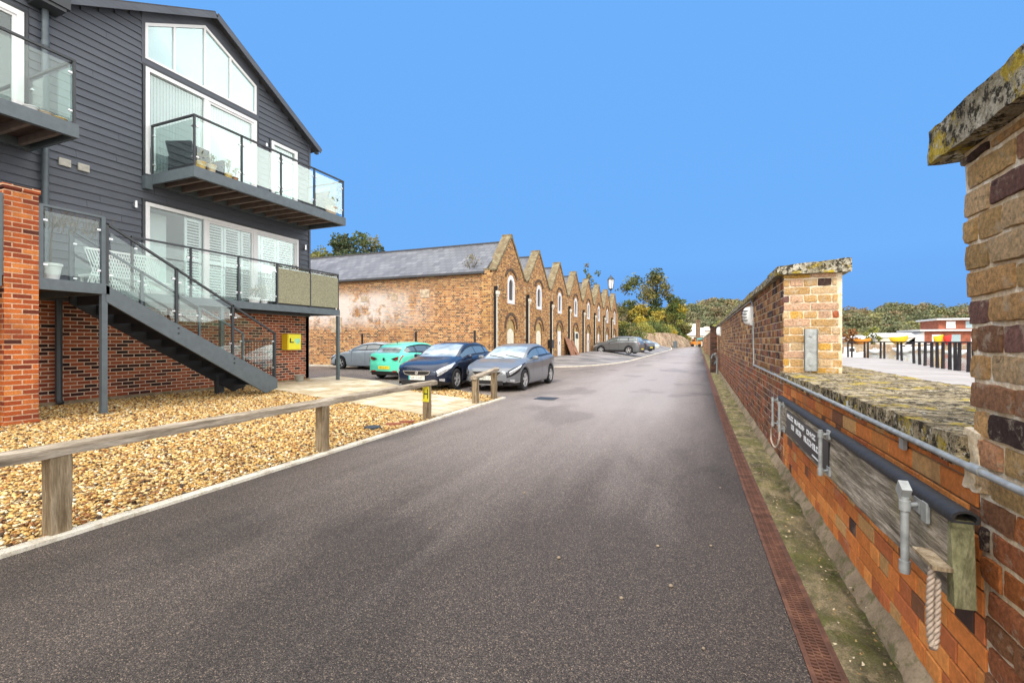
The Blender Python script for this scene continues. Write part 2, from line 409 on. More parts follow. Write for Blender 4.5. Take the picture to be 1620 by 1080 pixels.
M['kerb'] = conc('kerb concrete', (.62, .56, .45), (.82, .77, .66), (.46, .40, .30))
M['quay'] = conc('pale quay concrete', (.30, .275, .265), (.44, .41, .40), (.34, .30, .27), .5, .5)  # pale base with faint mottling
M['ground'] = conc('earth', (.16, .14, .09), (.26, .22, .15), (.10, .12, .05), .5)
M['footing'] = conc('dusty footing', (.17, .12, .075), (.42, .32, .21), (.12, .12, .04), 3)
def slabs():
    m = NM('stone paving'); x, y, z = m.sep(m.pos)
    u = m.math('ADD', m.math('MULTIPLY', x, .946), m.math('MULTIPLY', y, -.325)); v = m.math('ADD', m.math('MULTIPLY', x, .325), m.math('MULTIPLY', y, .946))
    b = m.n('ShaderNodeTexBrick'); m.l(m.comb(u, v), b.inputs[0])
    for n_, q in (('Scale', 1), ('Mortar Size', .012), ('Brick Width', 1.1), ('Row Height', .72), ('Mortar Smooth', .1)): b.inputs[n_].default_value = q
    b.inputs['Color1'].default_value = (0,0,0,1); b.inputs['Color2'].default_value = (1,1,1,1)
    c = m.ramp(b.outputs[0], [(0, (.52, .42, .28)), (1, (.74, .65, .48))])
    c = m.mix(m.ramp(m.noise(1.6, 6, .65), [(.42, 0), (.62, .75)]), c, (.36, .26, .12))
    c = m.mix(b.outputs['Fac'], c, (.16, .11, .06)); m.base(c, .7, spec=.35); m.bump(m.noise(14, 5), .3, .01); return m.m
M['slab'] = slabs()
def verge():
    m = NM('mossy concrete verge'); n = m.noise(2.4, 8, .7, m.vmul(m.pos, (2.2, 1, 1)))
    c = m.ramp(n, [(.32, (.05, .042, .025)), (.44, (.15, .125, .07)), (.52, (.24, .20, .11)), (.62, (.40, .31, .18)), (.75, (.52, .42, .27))])
    c = m.mix(m.ramp(m.noise(1.5, 6, .7), [(.46, 0), (.6, .6)]), c, (.17, .18, .035))
    c = m.mix(m.ramp(m.noise(11, 5, .7), [(.56, 0), (.66, .8)]), c, (.42, .33, .20))
    c = m.mix(1, c, m.ramp(m.noise(120, 4, .7), [(.3, .55), (.7, 1.4)]), 'MULTIPLY')
    m.base(c, .9, spec=.2); m.bump(m.noise(38, 7, .75), 1, .035); return m.m
M['verge'] = verge()
def rust():
    m = NM('rusty grating iron'); n = m.noise(9, 6, .65)
    c = m.ramp(n, [(.3, (.06, .026, .016)), (.55, (.135, .058, .035)), (.75, (.25, .12, .07))]); m.base(c, .75, .15); m.bump(m.noise(120, 4), .4, .004); return m.m
M['rust'] = rust()
def lichen(name, dense=1.0, top=False):
    m = NM(name); n = m.noise(7, 8, .75); v = m.noise(22, 6, .8)
    c = m.ramp(n, [(.3, (.12, .10, .06)), (.46, (.34, .30, .21)), (.58, (.56, .52, .42)), (.72, (.76, .72, .62))])
    if top:
        s_ = m.noise(1, 7, .75, m.vmul(m.pos, (3.0, 9, 6))); c = m.mix(.85, c, m.ramp(s_, [(.34, (.04, .028, .016)), (.45, (.23, .17, .09)), (.55, (.46, .37, .23)), (.66, (.70, .62, .46)), (.8, (.38, .24, .13))]))
    c = m.mix(m.ramp(v, [(.50, 0), (.54, .95)]), c, (.035, .028, .018))
    g = m.noise(4.5, 6, .7, m.vmul(m.pos, (1, 1, 1.3)))
    c = m.mix(m.ramp(g, [(.54, 0), (.60, .9*dense)]), c, (.52, .38, .03))
    w_ = m.noise(16, 5, .8); c = m.mix(m.ramp(w_, [(.60, 0), (.66, .8)]), c, (.78, .76, .68))
    c = m.mix(1, c, m.ramp(m.noise(90, 4, .7), [(.3, .6), (.7, 1.3)]), 'MULTIPLY')
    m.base(c, .92, spec=.15); m.bump(m.math('ADD', n, m.math('MULTIPLY', v, .6)), 1, .03); return m.m
M['coping'] = lichen('lichened coping stone'); M['coping_top'] = lichen('weathered ledge stone', .8, True)
def bricks_geo():
    m = NM('old bricks'); c = m.attr()
    c = m.mix(1, c, m.ramp(m.noise(55, 6, .75), [(.28, .42), (.72, 1.6)]), 'MULTIPLY')
    c = m.mix(m.ramp(m.noise(9, 6, .75), [(.54, 0), (.62, .6)]), c, (.62, .51, .38))
    c = m.mix(m.ramp(m.noise(13, 6, .75, m.vmul(m.pos, (1, 1, 1.4))), [(.62, 0), (.68, .7)]), c, (.05, .03, .025))
    m.base(c, .88, spec=.25); m.bump(m.noise(55, 7, .8), 1, .022); return m.m
M['oldbrick'] = bricks_geo()
M['mortar'] = conc('lime mortar', (.56, .42, .26), (.84, .70, .50), (.92, .86, .74), 9, 1)
def facebrick():
    m = NM('smooth red facing bricks'); c = m.attr()
    c = m.mix(1, c, m.ramp(m.noise(40, 5, .7), [(.25, .72), (.75, 1.25)]), 'MULTIPLY')
    c = m.mix(m.ramp(m.noise(2.2, 6, .7), [(.54, 0), (.68, .5)]), c, (.12, .055, .03))
    c = m.mix(m.ramp(m.noise(3.7, 5, .7), [(.60, 0), (.7, .35)]), c, (.45, .36, .26))
    m.base(c, .8, spec=.3); m.bump(m.noise(60, 6, .7), .5, .008); return m.m
M['facebrick'] = facebrick()
M['mortar2'] = conc('brown mortar', (.20, .11, .055), (.40, .24, .13), None, 9, .8)
M['mortar3'] = conc('grey pointing', (.26, .20, .14), (.52, .44, .34), None, 6, .9)
M['housebrick'] = brick_mat('red house brick', [(0, (.02, .010, .010)), (.18, (.07, .02, .016)), (.26, (.17, .04, .02)), (.5, (.27, .062, .025)), (.8, (.37, .10, .04)), (1, (.18, .035, .02))], (.60, .44, .33), .27, .0905, .012, .5)
M['pierbrick'] = brick_mat('orange pier brick', [(0, (.04, .016, .014)), (.14, (.26, .05, .02)), (.4, (.40, .085, .022)), (.7, (.54, .135, .03)), (.9, (.60, .21, .055)), (1, (.30, .05, .02))], (.64, .42, .27), .27, .0905, .011, .5, lambda m, c, u, z: m.mix(m.ramp(m.noise(1.7, 5, .6), [(.42, 0), (.66, .55)]), c, (.16, .045, .025)))
def whdirt(m, c, u, z):
    a = m.noise(.33, 6, .62); wz = m.ramp(z, [(0, 0), (1, 1)])
    def band(lo, hi, sft):
        r1 = m.n('ShaderNodeMapRange'); r1.interpolation_type = 'SMOOTHSTEP'; m.l(z, r1.inputs[0]); r1.inputs[1].default_value = lo-sft; r1.inputs[2].default_value = lo+sft
        r2 = m.n('ShaderNodeMapRange'); r2.interpolation_type = 'SMOOTHSTEP'; m.l(z, r2.inputs[0]); r2.inputs[1].default_value = hi+sft; r2.inputs[2].default_value = hi-sft
        return m.math('MULTIPLY', r1.outputs[0], r2.outputs[0])
    x = m.sep(m.pos)[0]
    xl = m.n('ShaderNodeMapRange'); m.l(x, xl.inputs[0]); xl.inputs[1].default_value = -13.2; xl.inputs[2].default_value = -17.5
    white = m.math('MULTIPLY', m.math('MULTIPLY', band(2.5, 4.35, .45), xl.outputs[0]), m.ramp(m.noise(1.1, 7, .7), [(.36, 0), (.5, 1)]))
    c = m.mix(m.math('MULTIPLY', white, .8), c, (.80, .73, .68))
    c = m.mix(m.ramp(m.noise(.7, 5, .7), [(.5, 0), (.7, .45)]), c, (.20, .10, .05))
    c = m.mix(m.math('MULTIPLY', band(4.3, 6, .4), .4), c, (.20, .12, .06))
    sp = m.ramp(m.noise(5, 7, .85), [(.60, 0), (.66, .75)]); c = m.mix(sp, c, (.66, .54, .38))
    return c
WHS = [(0, (.05, .02, .012)), (.2, (.20, .065, .025)), (.45, (.42, .14, .035)), (.7, (.56, .23, .055)), (.9, (.66, .38, .15)), (1, (.26, .08, .035))]
M['whbrick'] = brick_mat('stock brick', WHS, (.58, .44, .28), .27, .0905, .013, .6, whdirt, .5)
def facade_dirt(m, c, u, z):
    c = m.mix(m.ramp(m.noise(1.0, 5, .7), [(.45, 0), (.66, .5)]), c, (.24, .13, .045))
    c = m.mix(m.ramp(m.noise(3.2, 6, .8), [(.6, 0), (.68, .7)]), c, (.60, .47, .28))
    return c
M['whfront'] = brick_mat('stock brick front', [(0, (.07, .028, .015)), (.3, (.26, .09, .028)), (.6, (.44, .18, .045)), (.85, (.56, .28, .075)), (1, (.62, .38, .15))], (.48, .36, .22), .27, .0905, .012, .6, facade_dirt, .5)
M['darkarch'] = brick_mat('dark arch brick', [(0, (.05, .03, .02)), (1, (.13, .075, .05))], (.20, .15, .10), .09, .27, .012, .6)
def slates():
    m = NM('roof slates'); x, y, z = m.sep(m.pos)
    b = m.n('ShaderNodeTexBrick'); m.l(m.comb(x, m.math('MULTIPLY', z, 1.4)), b.inputs[0])
    for n_, q in (('Scale', 1), ('Mortar Size', .012), ('Brick Width', .38), ('Row Height', .30), ('Mortar Smooth', .1)): b.inputs[n_].default_value = q
    b.inputs['Color1'].default_value = (0,0,0,1); b.inputs['Color2'].default_value = (1,1,1,1)
    c = m.ramp(b.outputs[0], [(0, (.105, .11, .13)), (.5, (.135, .14, .16)), (1, (.175, .18, .20))])
    c = m.mix(b.outputs['Fac'], c, (.07, .07, .08)); c = m.mix(1, c, m.ramp(m.noise(.8, 4), [(.3, .85), (.7, 1.15)]), 'MULTIPLY')
    m.base(c, .55); m.bump(m.math('SUBTRACT', 1.0, b.outputs['Fac']), .6, .02); return m.m
M['slates'] = slates()
def rock():
    m = NM('cut stone bank'); n = m.noise(.5, 7, .65); c = m.ramp(n, [(.3, (.22, .14, .08)), (.5, (.44, .31, .20)), (.7, (.62, .49, .35))])
    b = m.noise(3, 6, .75); c = m.mix(1, c, m.ramp(b, [(.3, .5), (.7, 1.35)]), 'MULTIPLY')
    e = m.voro(1.1, 'Distance', 'DISTANCE_TO_EDGE', m.vmul(m.pos, (1, .5, 2.4))); c = m.mix(m.ramp(e, [(.0, .75), (.06, 0)]), c, (.13, .09, .05))
    m.base(c, .9); m.bump(b, .8, .15); return m.m
M['rock'] = rock()
def water():
    m = NM('harbour water'); v = m.vmul(m.pos, (.5, .5, 1)); n = m.noise(2.2, 4, .6, v)
    m.base((.10, .10, .075), .10, spec=.6); m.bump(n, .12, .1); return m.m
M['water'] = water()
M['hill'] = mat('hill undergrowth', (.07, .085, .035), .95, var=.5, vs=.08)
M['paleroof'] = mat('pale distant roof', (.62, .61, .60), .7)
M['distbrick'] = mat('distant red brick', (.30, .09, .05), .9, var=.3, vs=.8)
M['distwall'] = mat('cream render', (.66, .62, .55), .9, var=.1)
M['greyroof'] = mat('grey sheet roof', (.40, .40, .40), .6, var=.1, vs=.3)
M['tympanum'] = mat('ochre arch infill', (.42, .30, .13), .9, var=.25, vs=4, bump=.4)
M['cream'] = mat('cream painted panel', (.76, .72, .58), .7, var=.1, vs=3)
M['darkwin'] = mat('dark old glass', (.05, .035, .02), .3)
M['brownply'] = mat('brown board', (.28, .13, .07), .8, var=.35, vs=5)
M['plate_w'] = mat('number plate white', (.80, .80, .70), .4, var=.02)
M['plate_y'] = mat('number plate yellow', (.85, .70, .05), .4, var=.02)
M['plateblue'] = mat('plate teal stripe', (.02, .35, .35), .4)
M['headlamp'] = mat('headlamp lens', (.62, .65, .68), .12, .5, var=.35, vs=25)
M['redlamp'] = mat('tail lamp', (.30, .01, .015), .2)

M['darktimber'] = mat('dark quay timber', (.022,.018,.022), .8, var=.3)
M['pane2'] = mat('distant blue grey glass', (.32,.42,.45), .3)
# ================================================================== SETTING: ground, road, gravel
def kx(y): return -4.42-.028*y           # road side of the kerb
def dl(y): return .36+.13*math.exp(-(y-1.5)/5)     # road side of the drain
def struct(o): return tag(o, kind='structure')
g = MB()
def lx(i): return [-700,-300,-120,-60,-40,-30,-25,-20,-15,-12,-10,-9,-8,-7,-6,-5,-4,0,12.4][i]
ys = [-60,-20,0,12,20,24,26,28,30,32,34,36,40,44,48,52,56,60,64,68,74,90,120,180,300,700]
idx = {}
for j, y in enumerate(ys):
    for i in range(19): x = lx(i); idx[i, j] = g.vert((x, y, hgt(x, y)-.03))
for j in range(len(ys)-1):
    for i in range(18): g.face([idx[i,j], idx[i+1,j], idx[i+1,j+1], idx[i,j+1]])
for a, b in ((0, 25),):
    g.poly([(12.4,-60,-.03),(12.4,700,-.03),(12.4,700,-3),(12.4,-60,-3)])
g.poly([(12.4,-60,-3),(1500,-60,-3),(1500,1500,-3),(12.4,1500,-3)])
struct(g.build('ground', M['ground']))
def sheet(name, m, x0, x1, y0, y1, dz, nx, ny, fx0=None, fx1=None):
    b = MB()
    def fn(u, v):
        y = y0+(y1-y0)*v; a = fx0(y) if fx0 else x0; c = fx1(y) if fx1 else x1
        x = a+(c-a)*u; return (x, y, hgt(x, y)+dz)
    b.grid(fn, nx, ny); return struct(b.build(name, m))
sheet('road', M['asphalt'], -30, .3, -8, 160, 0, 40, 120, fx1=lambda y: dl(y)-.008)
yb_ = MB()     # yard in front of the warehouses, its edge sweeping round to the road
def yedge(v):
    P = [(-26,26.2),(-12,26.0),(-7.67,25.9),(-6.1,27.9),(-5.3,30.6),(-4.95,33.5),(-4.8,38),(-4.7,60),(-4.7,90),(-6,112)]
    t = v*(len(P)-1); i = min(int(t), len(P)-2); k = t-i
    p0 = P[max(i-1,0)]; p1 = P[i]; p2 = P[i+1]; p3 = P[min(i+2,len(P)-1)]
    f = lambda a,b,c,d: .5*(2*b+(c-a)*k+(2*a-5*b+4*c-d)*k*k+(3*b-a-3*c+d)*k**3)
    return f(p0[0],p1[0],p2[0],p3[0]), f(p0[1],p1[1],p2[1],p3[1])
def yfn(u, v):
    x, y = yedge(v)
    X_ = -26+(x+26)*u if v > .12 else x; Y_ = y
    return (X_, Y_, hgt(X_, Y_)+.035)
yb_.grid(yfn, 24, 90); struct(yb_.build('yard', M['yard']))
kb = MB(); P_ = [yedge(.10+.9*i/110) for i in range(111)]
for k, (a, b) in enumerate(zip(P_, P_[1:])):
    za = hgt(*a); zb = hgt(*b); d = Vector((b[0]-a[0], b[1]-a[1], 0)).normalized(); n = Vector((-d.y, d.x, 0))
    A = Vector((*a, za)); B = Vector((*b, zb)); up = Vector((0,0,.055))
    kb.hexa([A-n*.03, B-n*.03, B+n*.12, A+n*.12, A-n*.03+up, B-n*.03+up, B+n*.12+up, A+n*.12+up])
struct(kb.build('yard_kerb', M['kerb']))
# kerb beside the gravel
kb = MB(); y = -3.0
while y < 11.3:
    y2 = min(y+.915, 11.35); j = rnd.uniform(-.004, .004)
    kb.hexa([(kx(y)-.12,y+.003,-.02),(kx(y),y+.003,-.02),(kx(y2),y2-.003,-.02),(kx(y2)-.12,y2-.003,-.02),
             (kx(y)-.115,y+.003,.032+j),(kx(y)-.006,y+.003,.03+j),(kx(y2)-.006,y2-.003,.03+j),(kx(y2)-.115,y2-.003,.032+j)])
    y = y2
struct(kb.build('kerb', M['kerb']))
GP = [(kx(-3)-.12,-3),(kx(11.3)-.12,11.3),(-6.4,12.2),(-7.7,12.95),(-9.6,13.0),(-13.9,13.0),(-15.4,13.0),(-15.4,-3)]
b = MB(); i0 = [b.vert((x, y, .012)) for x, y in GP]; b.face(i0)
struct(b.build('gravel', M['gravel']))
SL = [(-13.9,11.15),(-12.2,10.53),(-9.11,9.39),(-7.87,8.96),(kx(7.9)-.12,7.88),(kx(10.25)-.12,10.25),(-6.19,10.86),(-7.65,11.41),(-9.2,12.9),(-11.0,14.1),(-14.3,15.5),(-14.3,13.9),(-13.9,13.7)]
b = MB(); b.prism(SL, -.02, .045, 'z'); struct(b.build('stone_path', M['slab']))
def inpoly(x, y, P):
    c = np.zeros(x.shape, bool); n = len(P)
    for i in range(n):
        x0, y0 = P[i]; x1, y1 = P[(i+1)%n]
        if y0 == y1: continue
        c ^= ((y0 > y) != (y1 > y)) & (x < (x1-x0)*(y-y0)/(y1-y0)+x0)
    return c
# loose pebbles
rg = np.random.default_rng(3)
N = 130000
px = rg.uniform(-13.8, -4.5, N); py = rg.uniform(.6, 12.9, N)
dist = np.hypot(px, py); keep = inpoly(px, py, GP) & ~inpoly(px, py, SL) & (rg.random(N) < np.clip(9.0/dist, .25, 1)**1.6*1.0)
px, py = px[keep], py[keep]; n = len(px); dist = dist[keep]
ang = rg.uniform(0, 6.28, n); s = rg.uniform(.008, .019, n)*(1+.2*(dist > 8)); a1 = rg.uniform(.8, 1.3, n); a2 = rg.uniform(.45, .75, n)
q = np.array([(sx, sy, sz) for sz in (-1, 1) for sy in (-1, 1) for sx in (-1, 1)], float)*.72
V = np.repeat(q[None], n, 0)+rg.normal(0, .12, (n, 8, 3)); V[:, :, 0] *= a1[:, None]; V[:, :, 2] *= a2[:, None]; V *= s[:, None, None]
tl = rg.normal(0, .3, n)[:, None]; V[:, :, 2] += V[:, :, 0]*tl
c_, s_ = np.cos(ang)[:, None], np.sin(ang)[:, None]
X_ = V[:, :, 0]*c_-V[:, :, 1]*s_+px[:, None]; Y_ = V[:, :, 0]*s_+V[:, :, 1]*c_+py[:, None]
Z_ = V[:, :, 2]+rg.uniform(.012, .032, n)[:, None]
VV = np.stack([X_, Y_, Z_], 2).reshape(-1, 3)
fq = np.array([(0,2,3,1),(4,5,7,6),(0,1,5,4),(1,3,7,5),(3,2,6,7),(2,0,4,6)])
F = (fq[None]+(np.arange(n)*8)[:, None, None]).reshape(-1, 4)
pal = np.array([c for _, c in GR]+[(.80,.66,.40),(.66,.38,.11),(.74,.50,.18)]); w = np.array([.09,.13,.2,.2,.14,.06,.05,.04,.06,.05]); w /= w.sum()
pc = pal[rg.choice(len(pal), n, p=w)]*rg.uniform(.75, 1.15, (n, 1)); pc = np.clip(pc, 0, .9)
o = np_mesh('loose_gravel', VV, F, M['pebble'], np.repeat(pc, 6, 0), True)
tag(o, 'loose tan and orange pea gravel spread between timber rail and house', 'gravel', kind='stuff')
# verge and drain
b = MB()
def vf(u, v):
    y = 1.0+(30-1.0)*v**1.7; x0 = dl(y)+.135; x = x0+(.93-x0)*u
    z = .012+.02*mn.noise(Vector((x*5, y*4, 0)))+.012*mn.noise(Vector((x*17, y*15, 3)))+.05*ss(u, .72, 1)
    if u == 0: z = .004
    return (x, y, z)
b.grid(vf, 18, 420); struct(b.build('verge', M['verge'], smooth=80))
b = MB(); b.grid(lambda u, v: (dl(30+130*v)+.135+(.93-.5)*u, 30+130*v, .012), 1, 10)
struct(b.build('far_verge', M['verge']))
dr = thing('drain_channel', 'rusty slotted drain grating running along the road edge beside the mossy verge', 'drain', (.5, 2, 0))
b = MB(); b.grid(lambda u, v: (dl(1+59*v)+.13*u, 1+59*v, -.028), 1, 60); b.build('channel_bed', M['black'], dr)
b = MB(); y = 1.0
while y < 60:
    st = .5; y2 = y+st-.004
    for x0, x1 in ((0, .016), (.114, .13)):
        b.hexa([(dl(y)+x0,y,-.02),(dl(y)+x1,y,-.02),(dl(y2)+x1,y2,-.02),(dl(y2)+x0,y2,-.02),(dl(y)+x0,y,.007),(dl(y)+x1,y,.007),(dl(y2)+x1,y2,.007),(dl(y2)+x0,y2,.007)])
    y += st
y = 1.0
while y < 60:
    p = .026 if y < 14 else .5
    if p > .1:
        b.hexa([(dl(y)+.016,y,-.02),(dl(y)+.114,y,-.02),(dl(y+p)+.114,y+p,-.02),(dl(y+p)+.016,y+p,-.02),(dl(y)+.016,y,.003),(dl(y)+.114,y,.003),(dl(y+p)+.114,y+p,.003),(dl(y+p)+.016,y+p,.003)])
    else:
        for k in range(3):
            o_ = p/2 if k == 1 else 0; xa = .016+k*.0327; xb = xa+.0327
            b.box(dl(y)+xa, dl(y)+xb-.003 if k < 2 else dl(y)+xb, y+o_, y+o_+.0115, -.02, .004)
        for k in (1, 2):
            b.box(dl(y)+.016+k*.0327-.006, dl(y)+.016+k*.0327, y, y+p, -.018, .005)
    y += p
b.build('grating', M['rust'], dr)
b = MB(); b.grid(lambda u, v: (dl(1+59*v)-.008+.01*u, 1+59*v, .0085), 1, 60)
b.grid(lambda u, v: (dl(1+59*v)+.128+.014*u, 1+59*v, .0105), 1, 60); b.build('edging', M['rust'], dr)
# quay, water
b = MB(); q0 = [(1.0,-40),(10.4,-40),(11.9,25),(12.25,28.6),(12.35,31),(13.2,36.9),(14.6,44),(15.1,48.5),(14.2,51.3),(13.2,53.5),(12,62),(9,75),(1.0,80)]
b.prism(q0, -3.2, .02, 'z'); struct(b.build('quay', M['quay']))
b = MB(); b.poly([(5,-60,-1.5),(900,-60,-1.5),(900,235,-1.5),(5,235,-1.5)]); struct(b.build('water', M['water']))
M['straystone'] = mat('tan stray stone', (.26,.20,.14), .8)
for k, (x, y) in enumerate([(-.28,3.55),(-.16,3.0),(-.42,2.75),(.08,3.7),(-.9,3.1),(.02,2.45),(-1.6,4.3),(.2,5.2),(-.1,6.6),(-2.0,3.2)]):
    b = MB(); r = rnd.uniform(.009, .015)
    b.lathe((x, y, .004), [(0,-.4*r),(r*.9,0),(r,.35*r),(r*.6,.8*r),(0,.95*r)], 7)
    o = b.build('pebble', M['straystone'], None, smooth=60)
    tag(o, 'small pale pebble lying loose on the dark asphalt', 'pebble', 'stray pebbles on the road')

# ================================================================== RIGHT WALL
def rough_box(mb, x0, x1, y0, y1, z0, z1, st=.06, amp=.012, fr=9, topfn=None, seed=0):
    def D(p):
        v = Vector(p); e = mn.noise_vector(v*fr+Vector((seed, 0, 0)))*amp+mn.noise_vector(v*fr*3.1)*amp*.45
        q = v+e
        if topfn: q.z += topfn(p[0], p[1])*(p[2]-z0)/(z1-z0)
        return q
    nx = max(1, round((x1-x0)/st)); ny = max(1, round((y1-y0)/st)); nz = max(1, round((z1-z0)/st))
    L = lambda a, b, t: a+(b-a)*t
    mb.grid(lambda u, v: D((L(x0,x1,u), L(y0,y1,v), z1)), nx, ny)
    mb.grid(lambda u, v: D((L(x0,x1,u), L(y0,y1,v), z0)), nx, ny)
    mb.grid(lambda u, v: D((x0, L(y0,y1,u), L(z0,z1,v))), ny, nz)
    mb.grid(lambda u, v: D((x1, L(y0,y1,u), L(z0,z1,v))), ny, nz)
    mb.grid(lambda u, v: D((L(x0,x1,u), y0, L(z0,z1,v))), nx, nz)
    mb.grid(lambda u, v: D((L(x0,x1,u), y1, L(z0,z1,v))), nx, nz)
def bricks(mb, O, U, Nn, ufn, v0, v1, bl, bh, j, colfn, dep=.012, jit=.004, rnds=.006, bond='english', rs=1, wob=.0, rough=0):
    """lay bricks: O origin, U along, Nn outward normal, courses stacked in +Z"""
    r = random.Random(rs); U = Vector(U); Nn = Vector(Nn); O = Vector(O); Zv = Vector((0,0,1)); row = 0; v = v0
    while v < v1-.02:
        vb = min(v+bh-j, v1); ua, ub = ufn(v+bh/2); hd = (bond == 'english' and row % 2 == 1) or (bond == 'mixed' and row % 4 == 3)
        L = bl/2 if hd else bl; u = ua-(r.random()*.3*L if bond == 'rand' else (L*.5 if row % 2 else 0))
        while u < ub:
            a = max(u+j/2, ua+.002); e = min(u+L-j/2, ub-.002)
            if e-a > .035:
                c = colfn((a+e)/2, v, r); d = dep+r.uniform(-jit, jit); k = rnds
                w = lambda: r.uniform(-wob, wob)
                base = [(a, v), (e, v), (e, vb), (a, vb)]; fr = [(a+k+w(), v+k+w()), (e-k+w(), v+k+w()), (e-k+w(), vb-k+w()), (a+k+w(), vb-k+w())]
                mi = [(a+k*.15, v+k*.15), (e-k*.15, v+k*.15), (e-k*.15, vb-k*.15), (a+k*.15, vb-k*.15)]
                i0 = len(mb.v)
                for (p, q), dd in [(t, 0) for t in base]+[(t, d*.55) for t in mi]+[(t, d+r.uniform(-jit, jit)*.3) for t in fr]:
                    mb.v.append(tuple(O+U*p+Zv*q+Nn*dd))
                for s0 in (() if rough else (0, 4)):
                    for t in range(4): mb.face([i0+s0+t, i0+s0+(t+1)%4, i0+s0+4+(t+1)%4, i0+s0+4+t], c)
                if rough:
                    fr3 = [Vector(mb.v[i0+8+t]) for t in range(4)]; na = max(3, int((e-a)/.028)); nb = 4; j0 = len(mb.v)
                    for jj in range(nb+1):
                        for ii in range(na+1):
                            fu, fv = ii/na, jj/nb; p_ = (fr3[0]*(1-fu)+fr3[1]*fu)*(1-fv)+(fr3[3]*(1-fu)+fr3[2]*fu)*fv
                            nz = mn.noise_vector(p_*19)*rough+mn.noise_vector(p_*55)*rough*.5; edge = ii in (0, na) or jj in (0, nb)
                            cn_ = (ii in (0, na)) and (jj in (0, nb))
                            mb.v.append(tuple(p_+nz*(.9 if not cn_ else .6)-Nn*((.35 if edge else 0)+(.5 if cn_ else 0))*rough*1.2))
                    for jj in range(nb):
                        for ii in range(na): q_ = j0+jj*(na+1)+ii; mb.face([q_, q_+1, q_+na+2, q_+na+1], c)
                    loop = [j0+ii for ii in range(na+1)]+[j0+jj*(na+1)+na for jj in range(1, nb+1)]+[j0+nb*(na+1)+ii for ii in range(na-1, -1, -1)]+[j0+jj*(na+1) for jj in range(nb-1, 0, -1)]
                    for t in range(len(loop)):
                        p1, p2 = loop[t], loop[(t+1) % len(loop)]
                        s1, s2 = [tuple(Vector(mb.v[q_])-Nn*(.02)+(Vector(mb.v[q_])-sum(fr3, Vector())/4).normalized()*.007) for q_ in (p1, p2)]
                        mb.face([p1, p2, mb.vert(s2), mb.vert(s1)], c)
                else: mb.face([i0+8, i0+9, i0+10, i0+11], c)
            u += L
        v += bh; row += 1
def pick(r, P, w, va=.2):
    c = r.choices(P, w)[0]; k = 1+r.uniform(-va, va); return tuple(min(.9, x*k) for x in c)
OR = (.56,.18,.05); RD = (.38,.105,.045); BR = (.23,.095,.045); DK = (.075,.042,.034); TN = (.56,.34,.14); PK = (.58,.36,.23); OC = (.60,.33,.07); PU = (.18,.088,.078)
def c_low(u, v, r): return pick(r, [(.66,.21,.05), (.72,.27,.07), (.52,.15,.05), BR, DK, (.62,.34,.13)], [44, 24, 18, 7, 2, 6], .14)
def c_high(u, v, r):
    if v < .95: return pick(r, [BR, RD, (.27,.11,.05), PU, (.13,.055,.03)], [30, 18, 22, 14, 14])
    return pick(r, [BR, (.33,.16,.06), DK, (.45,.24,.09), PU, TN, (.30,.12,.06)], [24, 22, 16, 14, 10, 8, 12])
def c_pier(u, v, r): return pick(r, [TN, PK, OC, DK, PU, (.62,.43,.24), RD], [26, 24, 14, 5, 4, 20, 6], .15)
def c_near(u, v, r):
    if v < .9: return pick(r, [(.34,.15,.07), (.24,.11,.08), OR, (.54,.38,.15), (.50,.17,.07), DK], [20, 14, 24, 18, 20, 5])
    return pick(r, [(.60,.38,.16), (.24,.12,.095), DK, (.64,.44,.24), (.34,.17,.09), (.62,.36,.15), (.50,.25,.13)], [28, 12, 7, 18, 10, 18, 12])
wall = thing('brick_wall', 'old lichened brick wall with stone copings and a low embrasure, along the right of the road', 'wall', (1.1, 4, 0))
# low wall below the ledge
b = MB(); b.mi = 1; b.cc = (1,1,1)
b.box(.903, 1.9, 2.0, 6.1, -.3, 1.06)
b.mi = 0; bricks(b, (.9, 0, 0), (0,1,0), (-1,0,0), lambda v: (2.0+.095*v, 6.12), .02, 1.06, .27, .0905, .008, c_low, .007, .002, .003, 'english', 11, .001)
b.build('low_brickwork', [M['facebrick'], M['mortar2']], wall, col=True)
# high wall beyond
b = MB(); b.mi = 1
b.box(.9, 1.46, 6.1, 26.9, -.3, 2.27); b.box(1.46, 1.9, 6.6, 8.3, -.3, 1.06)
b.mi = 0
bricks(b, (.9, 0, 0), (0,1,0), (-1,0,0), lambda v: (6.1-.008, 26.9), .02, 2.26, .27, .0905, .011, c_high, .008, .003, .004, 'english', 12, .002)
bricks(b, (.9, 6.1, 0), (1,0,0), (0,-1,0), lambda v: (-.008, .505+.06*max(0, (2.26-v))/1.1), 1.13, 2.26, .27, .0905, .015, c_pier, .011, .004, .002, 'english', 13, .003, .003)
b.build('high_brickwork', [M['oldbrick'], M['mortar']], wall, col=True, smooth=42)
# near pier
b = MB(); b.mi = 1
b.hexa([(.9,-3,-.3),(1.5,-3,-.3),(1.5,1.99,-.3),(.9,1.99,-.3),(.9,-3,2.2),(1.5,-3,2.2),(1.5,2.195,2.2),(.9,2.195,2.2)])
b.mi = 0; bricks(b, (.9, 0, 0), (0,1,0), (-1,0,0), lambda v: (-1.0, 2.0+.095*v+(.006 if int(v/.0905)%2 else -.004)), .02, 2.17, .275, .0965, .017, c_near, .011, .006, .001, 'mixed', 21, .005, .0045)
b.build('near_pier_brickwork', [M['oldbrick'], M['mortar']], wall, col=True, smooth=42)
